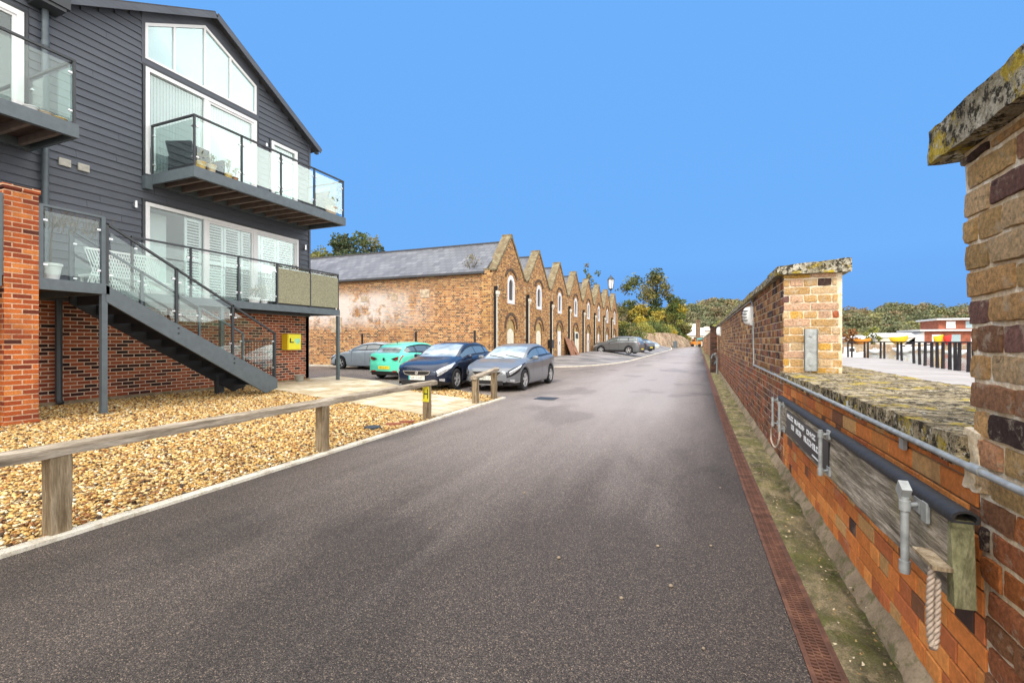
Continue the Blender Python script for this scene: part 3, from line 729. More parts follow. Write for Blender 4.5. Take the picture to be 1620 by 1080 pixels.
# copings
b = MB(); rr = random.Random(4)
for y0, y1 in ((-2, -.9), (-.89, .15), (.16, 1.2), (1.21, 2.29)):
    rough_box(b, .832+rr.uniform(-.004,.004), 1.56, y0, y1, 2.185, 2.315, .035 if y1 > .1 else .12, .009, 11, seed=y0)
b.build('near_coping', M['coping'], wall, smooth=70)
b = MB(); y = 6.02
while y < 26.8:
    y2 = min(y+rr.uniform(.85, 1.1), 26.95); rough_box(b, .83+rr.uniform(-.012,.012), 1.53, y, y2-.008, 2.26, 2.345+rr.uniform(-.006,.01), .05 if y < 9 else .14, .008, 10, lambda x, y: .055*(x-.83)/.7, y); y = y2
b.build('far_coping', M['coping'], wall, smooth=70)
b = MB()
rough_box(b, .855, 1.92, 2.13, 3.4, 1.055, 1.165, .03, .011, 9); rough_box(b, .865, 1.93, 3.41, 4.75, 1.055, 1.155, .035, .010, 9, seed=3)
rough_box(b, .86, 1.93, 4.76, 6.08, 1.055, 1.15, .04, .010, 9, seed=5); rough_box(b, 1.52, 1.94, 6.09, 8.3, 1.055, 1.15, .05, .008, 9, seed=7)
b.build('ledge', M['coping_top'], wall, smooth=70)
b = MB()   # mortar smeared where ledge meets the near pier, and fillet at the wall foot
rough_box(b, .885, 1.0, 2.06, 2.17, .98, 1.19, .02, .014, 14); b.build('mortar_patch', M['mortar'], wall, smooth=70)
b = MB()
def ff(u, v):
    y = 1.0+25.9*v; n_ = mn.noise(Vector((0, y*3, u*2)))
    return (.905-(1-u)*(.07+.03*n_), y, .03+u*(.10+.05*mn.noise(Vector((y*2, 4, 0)))) if u > 0 else .01)
b.grid(ff, 4, 300); b.build('footing', M['footing'], wall, smooth=80)
# second stretch of wall beyond the gap
wall2 = thing('brick_wall', 'further brick wall beyond the dark gate post, running to the end of the road', 'wall', (1.1, 34, 0))
b = MB(); b.box(.9, 1.9, 26.9, 37.5, -.3, 1.0); b.build('low_brickwork', brick_mat('far low brick', [(0,(.25,.09,.03)),(1,(.5,.2,.07))], (.4,.25,.15)), wall2)
b = MB(); b.box(.9, 1.5, 37.5, 150, -.3, 2.2); b.build('high_brickwork', brick_mat('far wall brick', [(0,(.10,.045,.03)),(.5,(.3,.12,.05)),(1,(.5,.3,.12))], (.58,.46,.32), squash=.5), wall2)
b = MB(); b.box(.62, .9, 60, 60.8, -.1, 2.0); b.box(.62, .9, 84, 84.8, -.1, 2.0); b.build('buttress', brick_mat('buttress brick', [(0,(.10,.045,.03)),(1,(.4,.18,.08))], (.5,.4,.3)), wall2)
b = MB(); b.box(.84, 1.56, 37.44, 150, 2.2, 2.3); b.box(.86, 1.95, 26.91, 37.4, 1.0, 1.1); b.build('coping', M['coping'], wall2)

# ---- things on the wall
def tube_thing(name, label, cat, pts, r, m, n=10, group=None):
    b = MB(); b.tube(pts, r, n); return tag(b.build(name, m, smooth=50), label, cat, group)
pr = thing('pipe_rail', 'slim galvanised conduit pipe clipped along the low wall just under the stone ledge', 'pipe', (.84, 4, 1.1))
b = MB(); b.tube([(.845,1.2,1.075),(.845,3.0,1.083),(.845,5,1.092),(.845,8.75,1.105)], .0125, 12)
for y in (1.95, 4.1, 6.3): b.cyl((.845,y,1.075+.005*(y-1)),(.845,y+.07,1.075+.005*(y-1)), .0165, n=12)
b.build('pipe', M['galv'], pr, smooth=50)
b = MB()
for y in (3.42, 5.5, 7.6): b = MB(); b.box(.845,.9,y,y+.025,1.088,1.104); b.cyl((.845,y,1.103),(.845,y,1.135),.006); b.build('clip', M['galv'], pr)
b = MB(); b.tube([(.85,8.75,1.105),(.855,8.8,1.13),(.86,8.82,1.2),(.86,8.95,1.85)], .013, 8)
b.tube([(.87,9.1,2.12),(.87,9.4,2.235),(.87,18,2.235),(.87,26.5,2.235)], .012, 6); b.build('conduit', M['galv'], pr, smooth=50)
def bulkhead(y, z, s, label, dark=True):
    t = thing('wall_lamp', label, 'lamp', (.88, y, z))
    b = MB(); b.box(.845,.9,y-.10*s,y+.10*s,z-.17*s,z+.17*s); b.build('back_plate', M['wht_plastic'], t)
    b = MB(); prof = []
    n = 14
    for i in range(n+1):
        a = -math.pi/2+math.pi*i/n; prof.append((.78+.0-0, 0))
    def bf(u, v):
        th_ = math.pi*(u-.5); ph = math.pi*(v-.5); return (.845-.12*s*math.cos(th_)*math.cos(ph)**.6, y+.085*s*math.sin(th_)*math.cos(ph)**.35, z+.16*s*math.sin(ph))
    b.grid(bf, 12, 16); b.build('diffuser', M['wht_plastic'], t, smooth=60)
    if dark:
        b = MB()
        for k in range(4):
            zz = z-.09*s+k*.055*s; b.box(.70,.86,y-.075*s,y-.055*s,zz,zz+.016*s)
        b.build('guard_bar', M['black'], t)
    return t
bulkhead(9.35, 1.96, 1.0, 'white caged bulkhead lamp fixed high on the brick wall, above the vertical conduit')
bulkhead(22.5, 1.95, 1.2, 'small white box lamp at the far end of the high brick wall', False)
mp = thing('metal_plate', 'flat galvanised steel plate bolted to the pale end face of the high wall', 'plate', (1.155, 6.08, 1.42))
b = MB(); b.box(1.10,1.215,6.058,6.078,1.17,1.64); b.build('plate', M['galv'], mp)
b = MB(); b.box(1.095,1.10,6.04,6.078,1.17,1.64); b.box(1.215,1.22,6.04,6.078,1.17,1.64); b.build('flange', M['frame'], mp)
b = MB()
for z in (1.24,1.4,1.56): b = MB(); b.cyl((1.155,6.058,z),(1.155,6.046,z),.01,n=8); b.build('bolt', M['galv'], mp)

# ---- board with rubber top, tubes and rope handles
bd = thing('barrier_board', 'thick weathered timber board with black rubber lip, fixed along the low wall', 'board', (.8, 3.6, .8))
b = MB()
def bfn(x, y, z): return (x+.004*mn.noise(Vector((y*6, z*9, x*9))), y, z+.006*mn.noise(Vector((y*2, 0, 5))))
Yn, Yf = 1.93, 5.45
def tops(y): return .928-.018*(y-Yn)/(Yf-Yn)
def bots(y): return .665-.045*(y-Yn)/(Yf-Yn)
b.grid(lambda u, v: bfn(.755, Yn+(Yf-Yn)*u, bots(Yn+(Yf-Yn)*u)+(tops(Yn+(Yf-Yn)*u)-bots(Yn+(Yf-Yn)*u))*v), 70, 8)
b.grid(lambda u, v: bfn(.755+.058*v, Yn+(Yf-Yn)*u, tops(Yn+(Yf-Yn)*u)), 70, 2)
b.grid(lambda u, v: bfn(.755+.058*v, Yn+(Yf-Yn)*u, bots(Yn+(Yf-Yn)*u)), 70, 2)
b.grid(lambda u, v: (.813, Yn+(Yf-Yn)*u, bots(Yn+(Yf-Yn)*u)+(tops(Yn+(Yf-Yn)*u)-bots(Yn+(Yf-Yn)*u))*v), 70, 2)
b.poly([(.755,Yf,bots(Yf)),(.813,Yf,bots(Yf)),(.813,Yf,tops(Yf)),(.755,Yf,tops(Yf))])
b.build('plank', M['board'], bd)
b = MB(); b.hexa([(.752,Yn-.04,.655),(.814,Yn-.02,.650),(.814,Yn+.012,.650),(.752,Yn+.012,.655),(.754,Yn-.004,.926),(.814,Yn-.004,.926),(.814,Yn+.012,.926),(.754,Yn+.012,.926)]); b.build('end_grain', M['boardend'], bd)
b = MB(); prof = [(-.036,-.012),(-.039,.002),(-.033,.016),(-.018,.026),(0,.029),(.018,.026),(.033,.016),(.037,.002),(.032,-.012)]
n = 60; rings = []
for i in range(n+1):
    y = Yn-.03+(Yf-Yn+.06)*i/n; rings.append([b.vert((.784+a+.001*mn.noise(Vector((y*5,a*9,0))), y, tops(y)+.006+h+.003*mn.noise(Vector((y*4,2,h))))) for a, h in prof])
for r0, r1 in zip(rings, rings[1:]):
    for k in range(len(prof)-1): b.face([r0[k], r0[k+1], r1[k+1], r1[k]])
pi_ = [(a*.72, .004+h*.62) for a, h in prof]
inner = [[b.vert((.784+a, Yn-.03+(Yf-Yn+.06)*t, tops(Yn)+.006+h-(tops(Yn)-tops(Yf))*t)) for a, h in pi_] for t in (0, .02)]
for k in range(len(prof)-1):
    b.face([rings[0][k], rings[0][k+1], inner[0][k+1], inner[0][k]]); b.face([inner[0][k], inner[0][k+1], inner[1][k+1], inner[1][k]])
b.face(inner[1]); b.face([rings[0][0], inner[0][0], inner[0][-1], rings[0][-1]])
b.build('rubber_lip', M['rubber'], bd, smooth=50)
def clamp(y, x=.70, z0=.70, z1=.965, arms=(1, 1), big=1.0):
    t = MB(); r = .0118*big
    t.cyl((x,y,z0),(x,y,z1),r,n=14)
    for z, on in ((z1-.03, arms[0]), (z0+.015, arms[1])):
        t.cyl((x,y,z-.018),(x,y,z+.018),r*1.35,n=14)
        if on: t.cyl((x,y,z),(.745,y+.02,z+.002),r*.62,n=10); t.box(.742,.754,y-.012,y+.05,z-.026,z+.026)
    t.cyl((x,y,z0-.012),(x,y,z0+.002),r*1.25,n=14)
    return t.build('tube_bracket', M['galv'], bd, smooth=45)
clamp(2.12, .70, .665, .93, (1, 0), 1.1); clamp(3.40, .70, .68, .95); clamp(5.06, .71, .65, .925); clamp(5.42, .70, .645, .93)
b = MB(); b.bar((.70,2.11,.94),(.70,2.15,.965),.03,.05); b.box(.74,.752,2.06,2.10,.86,.93); b.build('bracket_plate', M['galv'], bd)
b = MB(); b.box(.872,.888,2.66,2.71,1.0,1.05); b.build('wall_bracket', M['galv'], bd)
b = MB(); b.box(.70,.752,1.90,2.06,.762,.775); b.build('rope_plate', M['post'], bd)
def ropeloop(pts, r=.0098):
    b = MB(); P3 = []
    pts = [Vector(p) for p in pts]
    for i in range(len(pts)-1):
        p0 = pts[max(i-1,0)]; p1 = pts[i]; p2 = pts[i+1]; p3 = pts[min(i+2,len(pts)-1)]
        for k in range(8):
            t = k/8; P3.append(.5*((2*p1)+(p2-p0)*t+(2*p0-5*p1+4*p2-p3)*t*t+(3*p1-p0-3*p2+p3)*t**3))
    P3.append(pts[-1])
    # three strands laid round each other
    D = [0]
    for a, c in zip(P3, P3[1:]): D.append(D[-1]+(c-a).length)
    m_ = int(D[-1]/.006); Q = []
    for i in range(m_+1):
        d = D[-1]*i/m_; k = max(j for j in range(len(D)) if D[j] <= d+1e-9); k = min(k, len(P3)-2)
        Q.append(P3[k].lerp(P3[k+1], (d-D[k])/max(1e-9, D[k+1]-D[k])))
    for s_i in range(3):
        R3 = []
        for i, p in enumerate(Q):
            d = (Q[min(i+1,m_)]-Q[max(i-1,0)]).normalized(); x = d.cross(Vector((0,1,0.3))).normalized(); y = d.cross(x)
            a = 2*math.pi*(D[-1]*i/m_)/.058+s_i*2*math.pi/3; R3.append(p+(x*math.cos(a)+y*math.sin(a))*r*.55)
        b.tube(R3, r*.62, 6)
    return b
o = ropeloop([(.712,1.935,.765),(.702,1.925,.68),(.698,1.915,.56),(.704,1.908,.505),(.714,1.915,.55),(.722,1.93,.64),(.726,1.94,.72)], .0098).build('rope_handle', M['rope'], smooth=70)
tag(o, 'thick twisted pale rope loop hanging under the nearest end of the timber board', 'rope')
o = ropeloop([(.70,5.42,.64),(.69,5.46,.57),(.69,5.44,.49),(.69,5.25,.46),(.69,5.08,.49),(.70,5.02,.57),(.71,5.04,.64)], .009).build('rope_handle', M['rope'], smooth=70)
tag(o, 'round rope loop hanging from the galvanised tubes at the far end of the board', 'rope')
sg = thing('sign_plate', 'black sign plate with white lettering fixed on the timber board', 'sign', (.75, 4.2, .79))
b = MB(); b.box(.746,.753,3.42,4.92,.67,.87); b.build('plate', M['black'], sg)
b = MB(); r_ = random.Random(9)
for row, (za, zb_, words) in enumerate([(.81,.847,[(4.86,4.58),(4.52,4.10),(4.04,3.72)]),(.74,.782,[(4.66,4.52),(4.45,4.20),(4.14,3.62)])]):
    for ya, yb2 in words:
        y = ya
        while y-.045 > yb2-.01:
            k = r_.choice([0,1,2,3]); b.box(.7425,.7455,y-.012,y,za,zb_)
            if k in (0,1): b.box(.7425,.7455,y-.04,y-.012,zb_-.009,zb_)
            if k in (1,2): b.box(.7425,.7455,y-.04,y-.012,za,za+.009)
            if k in (0,3): b.box(.7425,.7455,y-.04,y-.012,(za+zb_)/2-.004,(za+zb_)/2+.005)
            if k in (0,): b.box(.7425,.7455,y-.052,y-.04,za,zb_)
            y -= .058
b.box(.7425,.7455,3.66,3.86,.69,.70)
b.build('lettering', M['white'], sg)
# dark post and covered hoop in the far gap
t = thing('gate_post', 'tall dark weathered gate post standing at the foot of the wall near the gap', 'post', (.62, 24.5, 0))
b = MB(); b.box(.50,.80,24.4,24.7,0,2.15); b.box(.47,.83,24.37,24.73,2.15,2.22); b.build('shaft', brick_mat('dark wet brick',[(0,(.02,.012,.01)),(1,(.12,.05,.035))],(.10,.07,.05)), t)
t = thing('stand_pipe', 'grey lagged standpipe with a hose hung beside the dark gate post', 'standpipe', (.72, 23.3, 0))
b = MB(); b.tube([(.76,23.3,0),(.76,23.3,.75),(.70,23.2,.95),(.62,23.1,.9)], .05, 8); b.build('pipe', M['galv'], t, smooth=60)
b = MB(); b.tube([(.62+.10*math.sin(a), 23.2+.25*math.sin(a*1.0), .68+.24*math.cos(a)) for a in [i*.45 for i in range(15)]], .035, 7); b.build('hose', M['frame'], t, smooth=60)
# ================================================================== HOUSE
HX = -13.9
M['treadblack'] = mat('black chequer plate', (.012,.013,.016), .6)
house = thing('house', 'dark grey clad gabled house on a red brick base with glass balconies', 'house', (-14, 8, 0))
def roofz(y):      # underside of the roof at the facade
    if y > 9.75: return 11.42-(y-9.75)*(11.42-9.02)/3.95
    if y > 6.1: return 9.42+(y-6.1)*(11.42-9.42)/3.65
    return 9.42+(6.1-y)*2.0/3.65
# main block behind the cladding
b = MB(); pr_ = [(-6,-.3),(13.66,-.3),(13.66,9.0),(9.75,11.4),(6.1,9.4),(2.45,11.4),(-1.2,9.4),(-6,12.0)]
# walls are built round the window openings so that rooms can be seen into
WIN = [(7.94,11.36,6.03,8.95),(11.92,13.09,6.05,8.56),(7.93,13.14,2.68,5.30),(2.6,5.53,5.95,8.8)]
b.prism(pr_, HX-11, HX-1.2, 'x')
b.box(HX-1.2, HX-.02, 13.5, 13.66, -.3, 9.0); b.build('rear_block', M['clad'], house)
b = MB()
def wall_rects(ylo, yhi, zlo, zhi, holes):
    ys_ = sorted({ylo, yhi, *[min(max(h[k], ylo), yhi) for h in holes for k in (0, 1)]}); zs_ = sorted({zlo, zhi, *[min(max(h[k], zlo), zhi) for h in holes for k in (2, 3)]})
    for a, c in zip(ys_, ys_[1:]):
        for p, q in zip(zs_, zs_[1:]):
            if not any(h[0] <= (a+c)/2 <= h[1] and h[2] <= (p+q)/2 <= h[3] for h in holes): yield a, c, p, q
for a, c, p, q in wall_rects(-6, 13.66, 2.5, 9.02, WIN): b.box(HX-.16, HX-.03, a, c, p, q)
b.prism([(6.1,9.03),(13.6,9.03),(9.75,11.40),(6.1,9.42)], HX-.16, HX-.03, 'x'); b.prism([(-6,9.03),(6.09,9.03),(6.09,9.40),(2.45,11.4),(-6,11.4)], HX-.16, HX-.03, 'x')
b.build('wall', M['clad'], house)
b = MB(); b.box(HX-.30, HX-.02, -6, 13.64, -.3, 2.47); b.box(HX-1.2, HX-.3, 13.45, 13.64, -.3, 2.47)
b.build('brick_base', M['housebrick'], house)
b = MB(); b.box(HX-.02, HX+.03, -6, 13.66, -.3, .10); b.build('base_footing', M['footing'], house)
# lapped boards
b = MB(); z = 2.5; holes = [(h[0]-.07, h[1]+.07, h[2]-.07, h[3]+.07) for h in WIN]+[(7.86, 11.44, 5.99, 12)]
rb = random.Random(3)
while z < 11.3:
    z1 = z+.19; zm = z+.06
    # limits under the roof
    segs = []
    def clip(lo, hi):      # keep where roofz > z1-.02
        out = []; y = lo; on = None; st = .02
        while y <= hi+1e-6:
            ok = roofz(y) > z1-.06
            if ok and on is None: on = y
            if not ok and on is not None: out.append((on, y)); on = None
            y += st
        if on is not None: out.append((on, hi))
        return out
    for lo, hi in clip(-6, 13.60):
        cuts = [(lo, hi)]
        for h in holes:
            if h[2] < z+.12 and h[3] > z+.05:
                cuts = [s_ for a, c in cuts for s_ in ((a, min(c, h[0])), (max(a, h[1]), c)) if s_[1]-s_[0] > .01]
        segs += cuts
    seg2 = []
    for a, c in segs:
        x_ = a+rb.uniform(.6, 4.2)
        while x_ < c-.4: seg2.append((a, x_-.003)); a = x_+.003; x_ += rb.uniform(3.2, 4.6)
        seg2.append((a, c))
    for a, c in seg2:
        o1 = .046+rb.uniform(-.003, .003)
        b.poly([(HX-.03+o1, a, z), (HX-.03+o1, c, z), (HX-.015, c, z1+.01), (HX-.015, a, z1+.01)])
        b.poly([(HX-.03, a, z), (HX-.03, c, z), (HX-.03+o1, c, z), (HX-.03+o1, a, z)])
        b.poly([(HX-.03, a, z), (HX-.03+o1, a, z), (HX-.015, a, z1)]); b.poly([(HX-.03, c, z), (HX-.03+o1, c, z), (HX-.015, c, z1)])
    z = z1
b.build('lap_boards', M['clad'], house)
b = MB(); b.box(HX-.1, HX+.03, 13.60, 13.69, 2.48, 9.05); b.box(HX-.02, HX+.035, -6, 13.66, 2.44, 2.52)
b.build('corner_board', M['clad'], house)
# smooth gable panel around the feature glazing
TR = [(7.94,9.15),(11.34,9.15),(11.34,10.12),(9.58,11.06),(7.94,10.10)]
b = MB()
def ringpanel(outer, inner, x0, x1):
    n = len(outer)
    for x in (x0, x1):
        for k in range(n):
            k2 = (k+1) % n; b.poly([(x,*outer[k]),(x,*outer[k2]),(x,*inner[k2]),(x,*inner[k])])
    for k in range(n):
        k2 = (k+1) % n
        b.poly([(x0,*outer[k]),(x0,*outer[k2]),(x1,*outer[k2]),(x1,*outer[k])]); b.poly([(x0,*inner[k]),(x0,*inner[k2]),(x1,*inner[k2]),(x1,*inner[k])])
ringpanel([(7.86,8.96),(11.44,8.96),(11.44,roofz(11.44)),(9.75,roofz(9.75)),(7.86,roofz(7.86))], TR, HX-.03, HX+.012)
b.build('gable_panel', M['clad'], house)
# ---- windows
def rectframe(mb, x0, x1, y0, y1, z0, z1, w, wt=None, wb=None):
    wt = wt or w; wb = wb or w
    mb.box(x0, x1, y0, y0+w, z0, z1); mb.box(x0, x1, y1-w, y1, z0, z1)
    mb.box(x0, x1, y0+w, y1-w, z1-wt, z1); mb.box(x0, x1, y0+w, y1-w, z0, z0+wb)
def room(parent, y0, y1, z0, z1, d=1.0):
    m = MB(); m.box(HX-d-.05, HX-d, y0-.2, y1+.2, z0-.2, z1+.2); m.box(HX-d, HX-.17, y0-.25, y0-.2, z0, z1); m.box(HX-d, HX-.17, y1+.2, y1+.25, z0, z1)
    m.box(HX-d, HX-.17, y0-.2, y1+.2, z0-.25, z0-.2); m.box(HX-d, HX-.17, y0-.2, y1+.2, z1+.2, z1+.25)
    return m.build('room_lining', M['room'], parent)
def vblinds(parent, y0, y1, z0, z1, x=HX-.12, tr=.0):
    m = MB(); y = y0+.02
    while y < y1-.02:
        m.poly([(x, y, z0), (x-.022, y+.088, z0), (x-.022, y+.088, z1), (x, y, z1)]); y += .082
    return m.build('vertical_blind', M['blind'], parent)
def shutter(parent, y0, y1, z0, z1, x=HX-.14):
    m = MB(); w = .07; rectframe(m, x-.03, x, y0, y1, z0, z1, w); mid = z0+(z1-z0)*.5; m.box(x-.03, x, y0+w, y1-w, mid-.04, mid+.04)
    o = m.build('shutter', M['white'], parent)
    s_ = MB(); z = z0+w+.02
    while z < z1-w-.03:
        if abs(z-mid) > .07: s_.hexa([(x-.035,y0+w,z+.035),(x-.028,y0+w,z+.042),(x-.028,y1-w,z+.042),(x-.035,y1-w,z+.035),(x-.002,y0+w,z-.006),(x+.004,y0+w,z),(x+.004,y1-w,z),(x-.002,y1-w,z-.006)])
        z += .085
    s_.build('louvre', M['white'], o); return o
def panes(parent, spans, z0, z1, x=HX-.035):
    for a, c in spans:
        m = MB(); m.box(x-.006, x, a, c, z0, z1); m.build('pane', M['pane'], parent)
# feature transom
w = MB(); b_ = b; b = w; TI = [(8.01,9.21),(11.27,9.21),(11.27,10.06),(9.58,10.97),(8.01,10.06)]; ringpanel(TR, TI, HX-.05, HX+.03)
for y in (8.70, 9.58, 10.40):
    zt = 10.06+(.91)*(y-8.01)/1.57 if y < 9.58 else 10.97-.91*(y-9.58)/1.69
    w.box(HX-.05, HX+.025, y-.03, y+.03, 9.21, min(zt, 10.97)-.0)
tw = w.build('gable_window', M['white'], house); b = b_
m = MB(); m.prism([(8.0,9.2),(11.28,9.2),(11.28,10.05),(9.58,10.96),(8.0,10.05)], HX-.028, HX-.025, 'x'); m.build('blind', M['transom'], tw)
m = MB(); m.prism([(8.0,9.2),(11.28,9.2),(11.28,10.05),(9.58,10.96),(8.0,10.05)], HX-.018, HX-.012, 'x'); m.build('pane', M['pane'], tw)
# upper sliding doors
w = MB(); y0, y1, z0, z1 = 7.95, 11.35, 6.04, 8.94
rectframe(w, HX-.07, HX+.03, y0, y1, z0, z1, .10, .10, .06); w.box(HX-.06, HX+.02, 9.56, 9.70, z0+.06, z1-.1)
rectframe(w, HX-.065, HX, 9.70, 11.25, z0+.06, z1-.1, .065)
uw = w.build('sliding_door', M['white'], house); panes(uw, [(8.05,9.56),(9.76,11.18)], z0+.07, z1-.11); vblinds(uw, 8.05, 11.25, z0+.06, z1-.1); room(uw, y0, y1, z0, z1)
# small upper door
w = MB(); y0, y1, z0, z1 = 11.94, 13.07, 6.06, 8.54
rectframe(w, HX-.07, HX+.03, y0, y1, z0, z1, .11); w.box(HX-.06, HX+.02, y0+.11, y1-.11, 8.05, 8.13)
dw = w.build('balcony_door', M['white'], house); panes(dw, [(y0+.1, y1-.1)], z0+.1, z1-.1); vblinds(dw, y0+.1, y1-.1, z0+.1, z1-.1); room(dw, y0, y1, z0, z1)
# terrace doors
w = MB(); y0, y1, z0, z1 = 7.95, 13.12, 2.70, 5.28
rectframe(w, HX-.08, HX+.03, y0, y1, z0, z1, .10, .10, .05)
for y in (9.62, 11.30): w.box(HX-.07, HX+.02, y-.06, y+.06, z0+.05, z1-.1)
for a, c in ((9.68, 11.24), (11.36, 13.02)): rectframe(w, HX-.075, HX-.005, a, c, z0+.05, z1-.1, .055)
lw_ = w.build('terrace_door', M['white'], house); panes(lw_, [(8.05,9.56),(9.74,11.18),(11.42,12.96)], z0+.05, z1-.1)
for a, c in ((9.08,9.58),(9.70,10.28),(10.30,10.86),(10.90,11.26),(11.38,11.62),(11.66,12.28),(12.32,12.98)): shutter(lw_, a, c, z0+.08, z1-.14)
room(lw_, y0, y1, z0, z1, 1.1)
m = MB(); m.box(HX-.7, HX-.68, 8.1, 8.9, z0, z1-.1); m.build('reflection_sheet', M['blind'], lw_)  # pale sheet behind the left pane stands in for sky reflection
# neighbour's upper door
w = MB(); y0, y1, z0, z1 = 2.62, 5.51, 5.97, 8.78
rectframe(w, HX-.07, HX+.03, y0, y1, z0, z1, .12); w.box(HX-.06, HX+.02, 4.02, 4.12, z0, z1-.1); rectframe(w, HX-.065, HX, 4.12, 5.40, z0+.06, z1-.1, .07)
nw = w.build('sliding_door', M['white'], house); panes(nw, [(2.74,4.02),(4.18,5.34)], z0+.1, z1-.1); vblinds(nw, 4.15, 5.0, z0+.1, z1-.1); room(nw, y0, y1, z0, z1)
# dark reveals
w = MB()
for h in WIN: rectframe(w, HX-.02, HX+.02, h[0]-.055, h[1]+.055, h[2]-.055, h[3]+.055, .055)
w.build('window_surround', M['frame_dark'], house)
# roof
b = MB()
def slope(ya, za, yb2, zb_, x0, x1, t=.10):
    n = Vector((0, -(zb_-za), yb2-ya)).normalized()*t
    b.hexa([(x0,ya,za),(x1,ya,za),(x1,yb2,zb_),(x0,yb2,zb_),(x0,ya+n.y,za+n.z),(x1,ya+n.y,za+n.z),(x1,yb2+n.y,zb_+n.z),(x0,yb2+n.y,zb_+n.z)])
slope(6.1,9.42,9.75,11.42,HX-11,HX+.30); slope(9.75,11.42,13.95,8.87,HX-11,HX+.30); slope(2.45,11.42,6.09,9.42,HX-11,HX+.10); slope(-1.2,9.42,2.45,11.42,HX-11,HX+.10)
rf = b.build('roof', M['roof'], house)
b = MB(); b.bar((HX+.305,6.15,9.42),(HX+.305,9.72,11.38),.03,.16); b.bar((HX+.305,9.78,11.38),(HX+.305,13.95,8.85),.03,.16)
b.box(HX+.0, HX+.12, 13.9, 14.02, 8.80, 8.92); b.build('verge_board', M['clad'], rf)
b = MB(); b.box(HX+.0, HX+.50, 5.50, 6.12, 9.10, 9.48); b.box(HX+.02, HX+.46, 5.56, 6.06, 9.02, 9.10); b.build('rain_hopper', M['frame_dark'], house)
b = MB(); b.tube([(HX+.12,5.83,9.05),(HX+.12,5.83,2.7)], .062, 12)
for z in (8.2, 6.1, 4.2): b.cyl((HX+.12,5.83,z),(HX+.12,5.83,z+.12),.072,n=12)
b.build('downpipe', M['frame'], house, smooth=50)
b = MB(); b.tube([(HX+.12,6.07,2.45),(HX+.12,6.07,.16),(HX+.2,6.07,.05)], .065, 12); b.build('lower_downpipe', M['frame_dark'], house, smooth=50)
for y in (6.22, 6.58):
    b = MB(); b.box(HX+.0, HX+.05, y-.11, y+.11, 5.63, 5.80)
    for k in range(4): b.box(HX+.045, HX+.055, y-.09, y+.09, 5.65+k*.035, 5.662+k*.035)
    tag(b.build('air_vent', mat('cream vent', (.50,.48,.42), .6), house), None)
for y, z in ((7.68, 5.12), (13.38, 5.05)):
    b = MB(); b.cyl((HX+.09,y,z-.09),(HX+.09,y,z+.09),.045,n=12); b.box(HX,HX+.08,y-.03,y+.03,z-.04,z+.04); b.build('wall_light', M['chrome'], house, smooth=45)
b = MB(); b.cyl((HX+.09,11.68,8.13),(HX+.09,11.68,8.31),.045,n=12); b.box(HX,HX+.08,11.65,11.71,8.18,8.26); b.build('wall_light', M['chrome'], house, smooth=45)
# ---- glass balustrade builder
def clampset(parent, pts):
    m = MB()
    for x, y, z, ax in pts:
        if ax == 'y': m.box(x-.022, x+.022, y-.045, y+.045, z-.022, z+.022)
        else: m.box(x-.045, x+.045, y-.022, y+.022, z-.022, z+.022)
    return m
def balustrade(parent, P, z0, h, wposts=.045, matp='frame_dark', rail=True, skip=(), slopez=None, glassmat='glass', gl_lo=.09, gl_hi=.10):
    """P: list of (x, y, zbase) post positions; panels between neighbours"""
    for i, (x, y, zb_) in enumerate(P):
        m = MB(); m.box(x-wposts/2, x+wposts/2, y-wposts/2, y+wposts/2, zb_, zb_+h); m.build('post', M[matp], parent)
    for i, (p, q) in enumerate(zip(P, P[1:])):
        a = Vector(p); c = Vector(q); d = (c-a); L = d.length; d.normalize(); hd = Vector((d.x, d.y, 0)).normalized()
        m = MB(); m.bar(a+Vector((0,0,h))-d*.02, c+Vector((0,0,h))+d*.02, .055, .045); m.build('handrail', M[matp], parent)
        if i in skip: continue
        a2 = a+hd*.07; sl = (q[2]-p[2])/max(1e-6, Vector((q[0]-p[0], q[1]-p[1])).length); a2.z += sl*.07; c2 = c-hd*.07; c2.z -= sl*.07
        n = Vector((-hd.y, hd.x, 0))*.005
        m = MB(); lo = Vector((0,0,gl_lo)); hi = Vector((0,0,h-gl_hi)); m.hexa([a2-n+lo, c2-n+lo, c2+n+lo, a2+n+lo, a2-n+hi, c2-n+hi, c2+n+hi, a2+n+hi])
        g_ = m.build('glass_panel', M[glassmat], parent)
        m = MB()
        for e in (a2, c2):
            for zz in (.26, h-.27):
                s_ = Vector((0,0,zz)); k = .02; o_ = Vector(e)+s_; m = MB()
                m.box(o_.x-.018, o_.x+.018, o_.y-.034, o_.y+.034, o_.z-.018, o_.z+.018) if abs(hd.y) > .5 else m.box(o_.x-.034, o_.x+.034, o_.y-.018, o_.y+.018, o_.z-.018, o_.z+.018)
                m.build('clamp', M['chrome'], parent)
